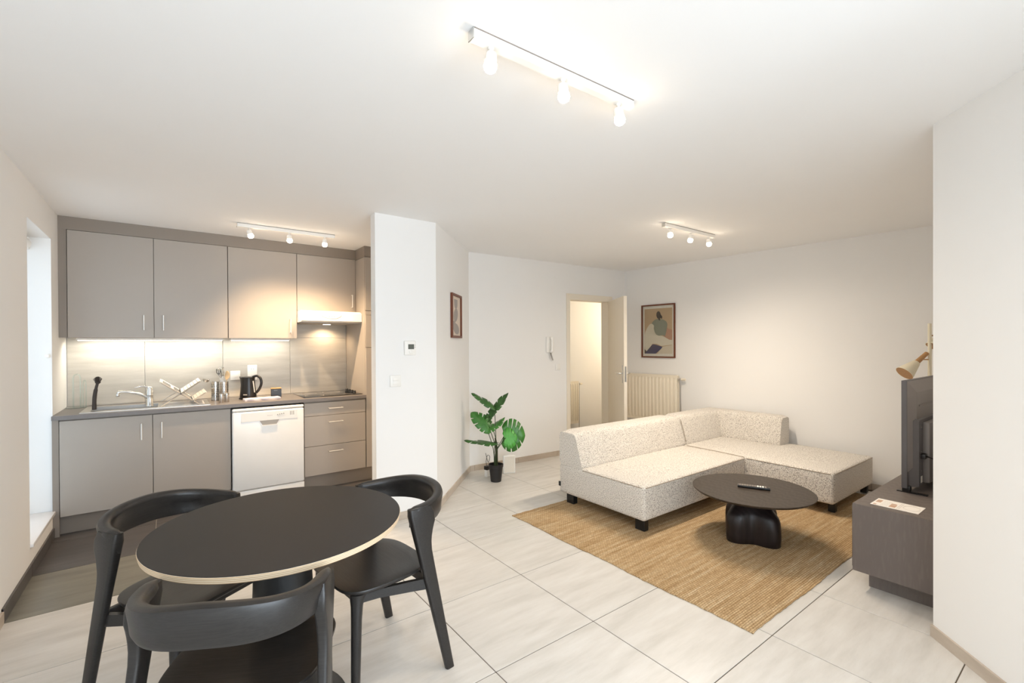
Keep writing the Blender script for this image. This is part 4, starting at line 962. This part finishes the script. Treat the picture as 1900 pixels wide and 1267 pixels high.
# ------------------------------------------------------------------ dining chairs (local +y is where the sitter looks)
def make_chair():
    t = thing('dining_chair', 'x', 'chair', (0, 0, 0), 0, 'black dining chairs')
    ZTOP = .768
    # curved backrest band
    bm = B(); secs = []; n = 48
    for k in range(n + 1):
        th = pi * k / n; e = abs(cos(th))
        sq = .82
        x = .240 * math.copysign(abs(cos(th)) ** sq, cos(th)); y = -.022 - .238 * sin(th) ** sq
        tx = Vector((-sin(th) * .232, -cos(th) * .230, 0)); tx.normalize(); out_ = Vector((cos(th) / .232, -sin(th) / .230, 0)).normalized()
        hgt = .114 - .026 * e ** 2; ztop = ZTOP - .034 * e ** 1.5; zb_ = ztop - hgt
        thk = .034
        prof = [(-.012, 0), (.006, 0.004), (.014, .02), (.017, hgt * .5), (.022, hgt - .016), (.018, hgt - .004), (.006, hgt), (-.010, hgt), (-.020, hgt - .006), (-.024, hgt - .022), (-.014, hgt * .55), (-.011, .02), (-.013, .006)]
        endf = 1.0
        if k in (0, n): endf = .35
        elif k in (1, n - 1): endf = .8
        secs.append([Vector((x, y, 0)) + out_ * (o_ * endf) + Vector((0, 0, zb_ + hgt * .5 + (z_ - hgt * .5) * (.86 if k in (0, n) else 1))) for o_, z_ in prof])
    ring_loft(bm, secs); obj('backrest', bm, 'black_oak', t, 50)
    # rear legs flow down from the ends of the backrest
    for s_ in (-1, 1):
        bm = B(); secs = []
        for z in (0, .01, .1, .2, .3, .4, .48, .54, .575, .60, .62, .64, .66, .695, .726):
            u = z / .730; yf = -.182 + .172 * u
            if z < .54: wd = .040 + .026 * (z / .54)
            else: wd = .066 + .090 * ((z - .54) / .186) ** 1.6
            if z > .67: wd = .066 + .090 * .55
            tk = .030 - .004 * (1 - u); x = s_ * (.264 - .024 * u)
            tk += .010 * max(0, (z - .5) / .23)
            if z >= .726: yf -= .006; wd -= .012; tk *= .8
            cy = yf - wd / 2; r_ = .009; hw, ht = wd / 2, tk / 2
            sec = []
            for qx, qy, a0 in ((1, 1, 0), (-1, 1, 90), (-1, -1, 180), (1, -1, 270)):
                for da in (0, 30, 60, 90):
                    sec.append(Vector((x + qx * (ht - r_) + r_ * cos(RAD(a0 + da)), cy + qy * (hw - r_) + r_ * sin(RAD(a0 + da)), z)))
            secs.append(sec)
        ring_loft(bm, secs); obj('leg', bm, 'black_oak', t, 45)
    for s_ in (-1, 1):
        bm = B(); secs = []
        for z, r_ in ((0, .0155), (.006, .0165), (.15, .0185), (.33, .021), (.385, .0235), (.415, .030), (.432, .040)):
            secs.append([Vector((s_ * (.178 + .006 * (1 - z / .43)) - s_ * max(0, r_ - .021) * .7 + r_ * cos(a), .180 + .012 * (1 - z / .43) - max(0, r_ - .021) * .7 + r_ * sin(a), z)) for a in [2 * pi * i / 16 for i in range(16)]])
        ring_loft(bm, secs); obj('leg', bm, 'black_oak', t, 45)
    # seat: rounded trapezoid, slightly dished
    bm = B(); out = []
    m_ = 64
    for i in range(m_):
        a = 2 * pi * i / m_; ca, sa = cos(a), sin(a); p_ = 4.4 if sa > 0 else 3.4
        k = (abs(ca) ** p_ + abs(sa) ** p_) ** (-1 / p_); yy = .205 * sa * k; xx = (.226 - .012 * (1 if sa < 0 else 0) * abs(sa)) * ca * k
        out.append((xx, yy))
    secs = []
    for k, z in ((.90, .432), (.965, .435), (.992, .441), (1.0, .447), (.992, .4525), (.95, .454), (.75, .452), (.5, .448), (.25, .4465), (.03, .446)):
        secs.append([Vector((x * k, y * k + .032, z)) for x, y in out])
    ring_loft(bm, secs); obj('seat', bm, 'black_oak', t, 40)
    for s_ in (-1, 1):
        bm = B(); x = s_ * .215
        secs = [[Vector((x_ + dx, y_, z_)) for dx, z_ in ((-.010, z0), (.010, z0), (.010, z1), (-.010, z1))] for x_, y_, z0, z1 in ((s_ * .243, -.110, .372, .418), (s_ * .222, -.03, .380, .422), (s_ * .196, .10, .395, .430), (s_ * .185, .175, .398, .431))]
        ring_loft(bm, secs); obj('side_rail', bm, 'black_oak', t, 40)
    bm = B(); box(bm, -.17, .17, .170, .190, .395, .431, .003, 1); obj('front_rail', bm, 'black_oak', t, 40)
    bm = B(); box(bm, -.23, .23, -.125, -.103, .380, .425, .003, 1); obj('back_rail', bm, 'black_oak', t, 40)
    return t
ch = make_chair()
spots = [((.745, 2.019), (-.992, -.127), 'black curved-back dining chair drawn up between the table and the white partition'),
         ((.065, 2.325), (.55, -.835), 'black curved-back dining chair on the kitchen side of the round table'),
         ((.190, 1.608), (.48, .877), 'black curved-back dining chair with a grained seat, its back to the terrace windows')]
for i, ((x, y), (fx, fy), lb) in enumerate(spots):
    o = ch if i == 0 else copy_tree(ch)
    o.location = (x, y, .0003); o.rotation_euler = (0, 0, math.atan2(fy, fx) - pi / 2); o['label'] = lb
